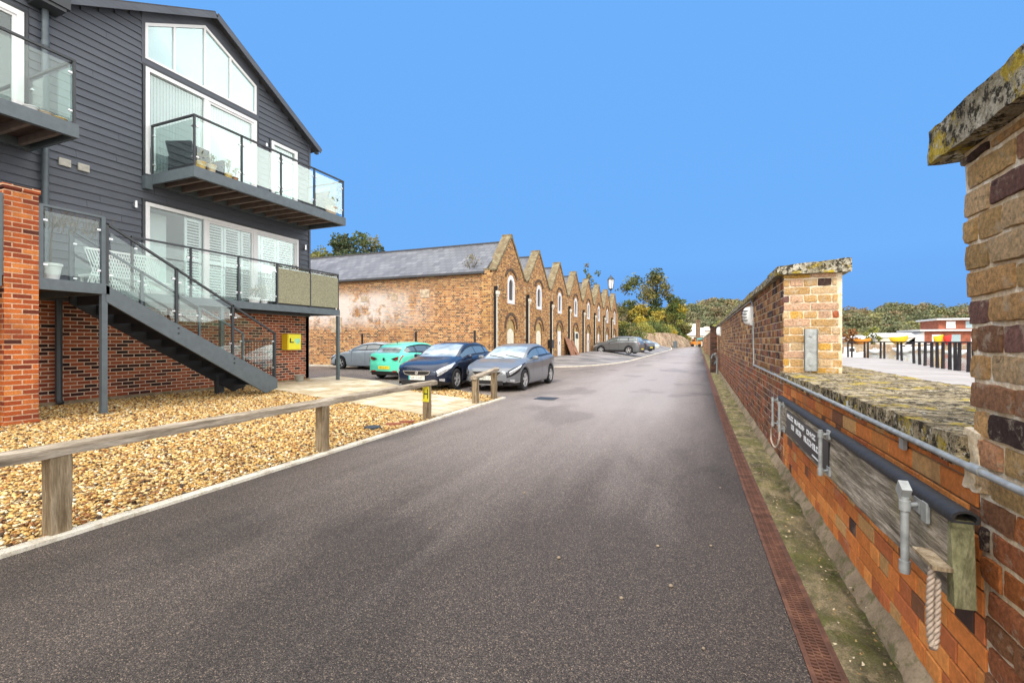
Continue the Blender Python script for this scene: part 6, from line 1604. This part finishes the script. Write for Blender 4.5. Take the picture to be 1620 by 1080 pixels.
# ================================================================== SMALL THINGS
def fx(y): return -4.535-.037*y
def rail_run(label, posts, ya, yb2, za, zb_, sag=0, sign=None):
    t = thing('timber_rail', label, 'rail', (fx(posts[0][0]), posts[0][0], 0)); rr_ = random.Random(int(ya*10))
    for y, w_, lean in posts:
        m = MB(); x = fx(y); n = 8; rings = []
        zt = za+(zb_-za)*(y-ya)/(yb2-ya)-.085
        for i in range(n+1):
            z = -.05+(zt+.05)*i/n; j = .004; h = w_/2
            rings.append([m.vert((x+sx*h+lean*z+rr_.uniform(-j,j), y+sy*h+rr_.uniform(-j,j), z)) for sx, sy in ((-.88,-1),(-1,-.88),(-1,.88),(-.88,1),(.88,1),(1,.88),(1,-.88),(.88,-1))])
        for a, c in zip(rings, rings[1:]):
            for k in range(8): m.face([a[k], a[(k+1)%8], c[(k+1)%8], c[k]])
        m.face(rings[-1]); m.build('post', M['post'], t)
    m = MB(); n = int((yb2-ya)*14); rings = []
    prof = [(-.075,-.09),(-.082,-.03),(-.07,-.008),(-.03,0),(.03,0),(.07,-.01),(.082,-.035),(.075,-.09)]
    for i in range(n+1):
        y = ya+(yb2-ya)*i/n; z = za+(zb_-za)*i/n-sag*math.sin(math.pi*i/n)
        rings.append([m.vert((fx(y)+a*(1+.06*mn.noise(Vector((y*2,a*20,1))))+.008*mn.noise(Vector((y*.9,0,0))), y, z+h*(1+.08*mn.noise(Vector((y*3,a*9,5))))+.006*mn.noise(Vector((y*4,a*12,2))))) for a, h in prof])
    for a, c in zip(rings, rings[1:]):
        for k in range(8): m.face([a[k], a[(k+1)%8], c[(k+1)%8], c[k]])
    m.face(rings[0]); m.face(rings[-1]); m.build('top_rail', M['rail'], t, smooth=50)
    return t
r1 = rail_run('long low timber knee rail on square posts between gravel and road', [(-.8,.15,0),(2.02,.135,.0),(4.86,.13,0),(7.62,.125,0)], -1.0, 7.88, .695, .745)
r2 = rail_run('short two post timber knee rail in front of the silver grey car', [(9.86,.13,.0),(11.02,.13,0)], 9.75, 11.2, .70, .82)
hs = thing('hydrant_sign', 'small yellow plate with a black letter H on the last rail post', 'sign', (fx(7.62), 7.5, .5))
yy = 7.62-.125/2-.004
m = MB(); m.box(fx(7.62)-.045, fx(7.62)+.085, yy-.010, yy-.004, .36, .645); pl = m.build('plate', M['yelsign'], hs)
Mx = Matrix.Translation((fx(7.62)+.02, yy-.0115, .50)) @ Matrix.Rotation(R(90), 4, 'X') @ Matrix.Scale(.62, 4, (1,0,0)); o = text_mesh('H', .27, 'letter', M['black'], hs, Matrix.Translation(-Vector(hs.location)) @ Mx)
# covers in the gravel
m = MB(); m.lathe((-5.16, 6.45, .03), [(.14,0),(.14,.022),(.12,.03),(0,.03)], 16); tag(m.build('manhole_cover', M['frame_dark'], smooth=40), 'small round dark cover lying in the gravel near the kerb', 'cover')
BKL = ['red brick lying in the gravel, left one of the two near the kerb', 'red brick lying in the gravel, right one of the two near the kerb']
for k, (x, y, a) in enumerate(((-5.02, 6.85, .5), (-4.92, 7.12, .7))):
    m = MB(); c_, s_ = math.cos(a), math.sin(a); P = [(-.13,-.06),(.13,-.06),(.13,.06),(-.13,.06)]
    m.prism([(x+p*c_-q*s_, y+p*s_+q*c_) for p, q in P], .0, .055, 'z'); tag(m.build('loose_brick', M['distbrick']), BKL[k], 'brick')
m = MB(); m.grid(lambda u, v: (-4.0+.55*u, 11.4+.55*v, .006), 1, 1); o = m.build('drain_cover', M['frame_dark']); tag(o, 'flat iron drain cover set in the tarmac by the end of the kerb', 'cover')
# pots and plants
def pot(name, label, x, y, z, r, h, m_, plants=None, pal=None, seed=1, cat='pot', leaf=.035, ph=.3, n=900):
    t = thing(name, label, cat, (x, y, z)); m = MB()
    m.lathe((x,y,z), [(r*.7,0),(r*.98,h*.85),(r*1.08,h*.86),(r*1.08,h),(r*.95,h),(r*.9,h*.8),(0,h*.8)], 18); m.build('pot', m_, t, smooth=35)
    if plants: 
        st_ = MB(); r_ = random.Random(seed)
        for k in range(7): a = r_.uniform(0, 6.28); st_.tube([(x,y,z+h*.8),(x+math.cos(a)*r*.5,y+math.sin(a)*r*.5,z+h+ph*.6),(x+math.cos(a)*r,y+math.sin(a)*r,z+h+ph)], [.006,.005,.003], 4)
        st_.build('stem', M['bark'], t); leaf_cloud('foliage', [(x,y,z+h+ph*.55,r*1.2),(x+r*.5,y,z+h+ph*.8,r*.8),(x-r*.5,y+r*.3,z+h+ph*.7,r*.9)], n, leaf, pal or [G1,G2], seed, t, .1)
    return t
BZ = 6.03
pot('potted_plant','ochre pot with a small shrub at the corner of the gable balcony',-12.22,8.32,BZ,.13,.20,M['yelpot'],1,[OLV,(.4,.3,.15)],1,'plant')
pot('potted_plant','square buff pot with grasses beside the corner pot',-12.22,8.60,BZ,.12,.22,mat('buff pot',(.6,.48,.3),.7),1,[(.4,.36,.2),G2],2,'plant',.03,.25)
pot('potted_plant','bright yellow pot with sprigs midway to the second balustrade post',-12.25,9.12,BZ,.10,.17,M['yelpot'],1,[G2,(.5,.45,.2)],3,'plant',.03,.42)
pot('potted_plant','little terracotta pot beside the bright yellow one',-12.25,9.32,BZ,.08,.13,M['terracotta'],1,[G3],4,'plant',.03,.3)
pot('potted_plant','large buff pot with spiky plant at the far end of the gable balcony',-12.3,13.1,BZ,.21,.30,mat('buff clay pot',(.50,.38,.28),.8),1,[G2,YG,(.4,.3,.2)],5,'plant',.05,.32)
pot('flower_pot','white bowl on the neighbour balcony, left of the other two bowls',-12.3,4.98,BZ,.11,.12,M['white'])
pot('flower_pot','buff bowl on the neighbour balcony, between two other bowls',-12.3,5.2,BZ,.12,.10,mat('buff bowl',(.6,.5,.38),.7))
pot('flower_pot','shallow yellow bowl at the end corner of the neighbour balcony',-12.3,5.42,BZ,.13,.08,M['yelpot'])
pot('potted_plant','tall grey pot with drooping pinkish shrub on the neighbour balcony',-12.6,4.35,BZ,.22,.45,M['greypot'],1,[(.35,.28,.24),(.25,.2,.18),OLV],6,'plant',.05,.65,500)
def rattan_chair(label, x, y, z, rz, s=1):
    t = thing('rattan_chair', label, 'chair', (x, y, z), rz); 
    m = MB(); m.box(-.30,.30,-.28,.28,.0,.40); m.build('seat', M['rattan'], t, local=True)
    m = MB(); m.hexa([(-.30,.22,.40),(.30,.22,.40),(.30,.30,.40),(-.30,.30,.40),(-.36,.34,.95),(.36,.34,.95),(.36,.42,.95),(-.36,.42,.95)]); m.build('backrest', M['rattan'], t, local=True)
    for sg in (-1, 1): m = MB(); m.box(min(sg*.3,sg*.38),max(sg*.3,sg*.38),-.28,.30,0,.58); m.build('armrest', M['rattan'], t, local=True)
rattan_chair('dark rattan chair with flared back behind the side glass of the gable balcony', -13.35, 8.75, BZ, R(200)); rattan_chair('dark rattan chair beside the flared back one on the gable balcony', -12.75, 8.80, BZ, R(90))
rattan_chair('dark rattan chair at the far end of the gable balcony', -12.85, 12.85, BZ, R(0))
# terrace
TZ = 2.64
t = pot('potted_tree','white pot with a bare little tree on the stair landing',-11.6,4.98,TZ,.17,.36,M['white'])
t['category'] = 'tree'; m = MB(); m.tube([(-11.6,4.98,TZ+.3),(-11.62,5.0,TZ+.8),(-11.58,5.02,TZ+1.15)], [.022,.017,.012], 6); r_ = random.Random(4)
for k in range(9): a = r_.uniform(0, 6.28); m.tube([(-11.58,5.02,TZ+1.05+.03*k*.3),(-11.58+.3*math.cos(a),5.02+.3*math.sin(a),TZ+1.30+.02*k)], [.009,.004], 4)
m.build('trunk', M['bark'], t)
t = thing('lattice_seat', 'white lattice garden bench behind the landing glass', 'bench', (-13.2, 6.6, TZ)); m = MB(); m.box(-13.5,-13.0,6.3,7.7,TZ+.38,TZ+.43); m.build('seat', M['white'], t)
m = MB()
for k in range(26):
    y = 6.2+k*.055; m.bar((-13.02,y,TZ+.05),(-13.04,y+.3,TZ+.98),.018,.018); m.bar((-13.005,y+.3,TZ+.05),(-13.025,y,TZ+.98),.018,.018)
m.bar((-13.03,6.2,TZ+1.0),(-13.03,7.9,TZ+1.0),.06,.05); m.build('backrest', M['white'], t)
for x, y in ((-13.45,6.35),(-13.06,6.35),(-13.45,7.65),(-13.06,7.65)): m = MB(); m.box(x-.02,x+.02,y-.02,y+.02,TZ,TZ+.38); m.build('leg', M['white'], t)
# dry climbing plant over the landing rail
t = thing('dry_climber', 'tangle of dry brown stems growing over the landing rail', 'plant', (-11.9, 5.1, TZ)); m = MB(); r_ = random.Random(6)
for k in range(60):
    y = r_.uniform(4.9, 6.0); x = r_.uniform(-12.2, -11.75); z = TZ+1.25+r_.uniform(0, .15); a = r_.uniform(-1, 1); m.tube([(x,y,z-.2),(x+.05,y+a*.12,z+.05),(x+r_.uniform(-.1,.1),y+a*.26,z+r_.uniform(-.08,.30))], [.006,.005,.003], 4)
m.build('stem', M['bark'], t); leaf_cloud('foliage', [(-11.95,5.0,TZ+1.28,.2),(-11.95,5.4,TZ+1.25,.22),(-11.98,5.8,TZ+1.2,.2)], 700, .025, [(.22,.14,.08),OLV,(.3,.2,.12)], 7, t, .1)
pot('potted_plant','white trough with a pinkish plant behind the terrace glass',-13.0,10.55,TZ,.17,.24,M['white'],1,[(.4,.28,.2),OLV],8,'plant',.04,.3)
pot('potted_plant','small white pot beside the trough behind the terrace glass',-12.95,10.85,TZ,.11,.2,M['white'],1,[G2],9,'plant',.03,.2)
pot('potted_plant','bushy pale green plant in front of the terrace shutters',-13.2,11.05,TZ,.2,.3,M['greypot'],1,[(.3,.36,.2),G2,(.4,.42,.3)],10,'plant',.05,.4)
pot('flower_pot','low round white planter behind the stair glass on the terrace',-13.1,7.8,TZ,.26,.38,M['white'])
# planted trough above the reed screens
t = thing('planted_trough', 'row of dry brownish box plants in a trough above the reed screens', 'planter', (-12.5, 12.2, TZ)); m = MB(); m.box(-13.0,-12.79,11.2,13.85,TZ,TZ+1.16); m.build('trough', M['frame_dark'], t)
leaf_cloud('foliage', [(-12.88, 11.2+k*.2, TZ+1.33, .16) for k in range(14)], 2600, .026, [(.25,.2,.1),G1,(.35,.3,.16),(.16,.13,.08)], 11, t, .1)
pot('flower_pot','empty grey stone pot at the foot of the red brick corner',-13.45,12.75,.045,.17,.24,M['greypot'])
# fallen leaves and grit along the verge
rg = np.random.default_rng(9); n = 1500; y = 1.6+rg.random(n)**1.6*14; x = np.array([dl(v) for v in y])+.13+rg.random(n)*.40
V = []; q = rg.normal(0, 1, (n, 4, 3)); s = rg.uniform(.004, .011, n); a = rg.uniform(0, 6.28, n)
base = np.array([[-1,0],[0,-.6],[1,0],[0,.6]])
cx = np.cos(a)[:, None]; sx = np.sin(a)[:, None]; px = base[None, :, 0]*cx-base[None, :, 1]*sx; py = base[None, :, 0]*sx+base[None, :, 1]*cx
Vx = x[:, None]+px*s[:, None]; Vy = y[:, None]+py*s[:, None]; Vz = .045+q[:, :, 2]*.003
P_ = np.array([(.30,.18,.07),(.45,.30,.12),(.12,.08,.04),(.55,.45,.30),(.10,.13,.03)])
o = np_mesh('leaf_litter', np.stack([Vx, Vy, Vz], 2).reshape(-1, 3), np.arange(4*n).reshape(-1, 4), M['pebble'], P_[rg.integers(5, size=n)])
tag(o, 'scattered dead leaves and grit on the mossy verge', 'litter', kind='stuff')
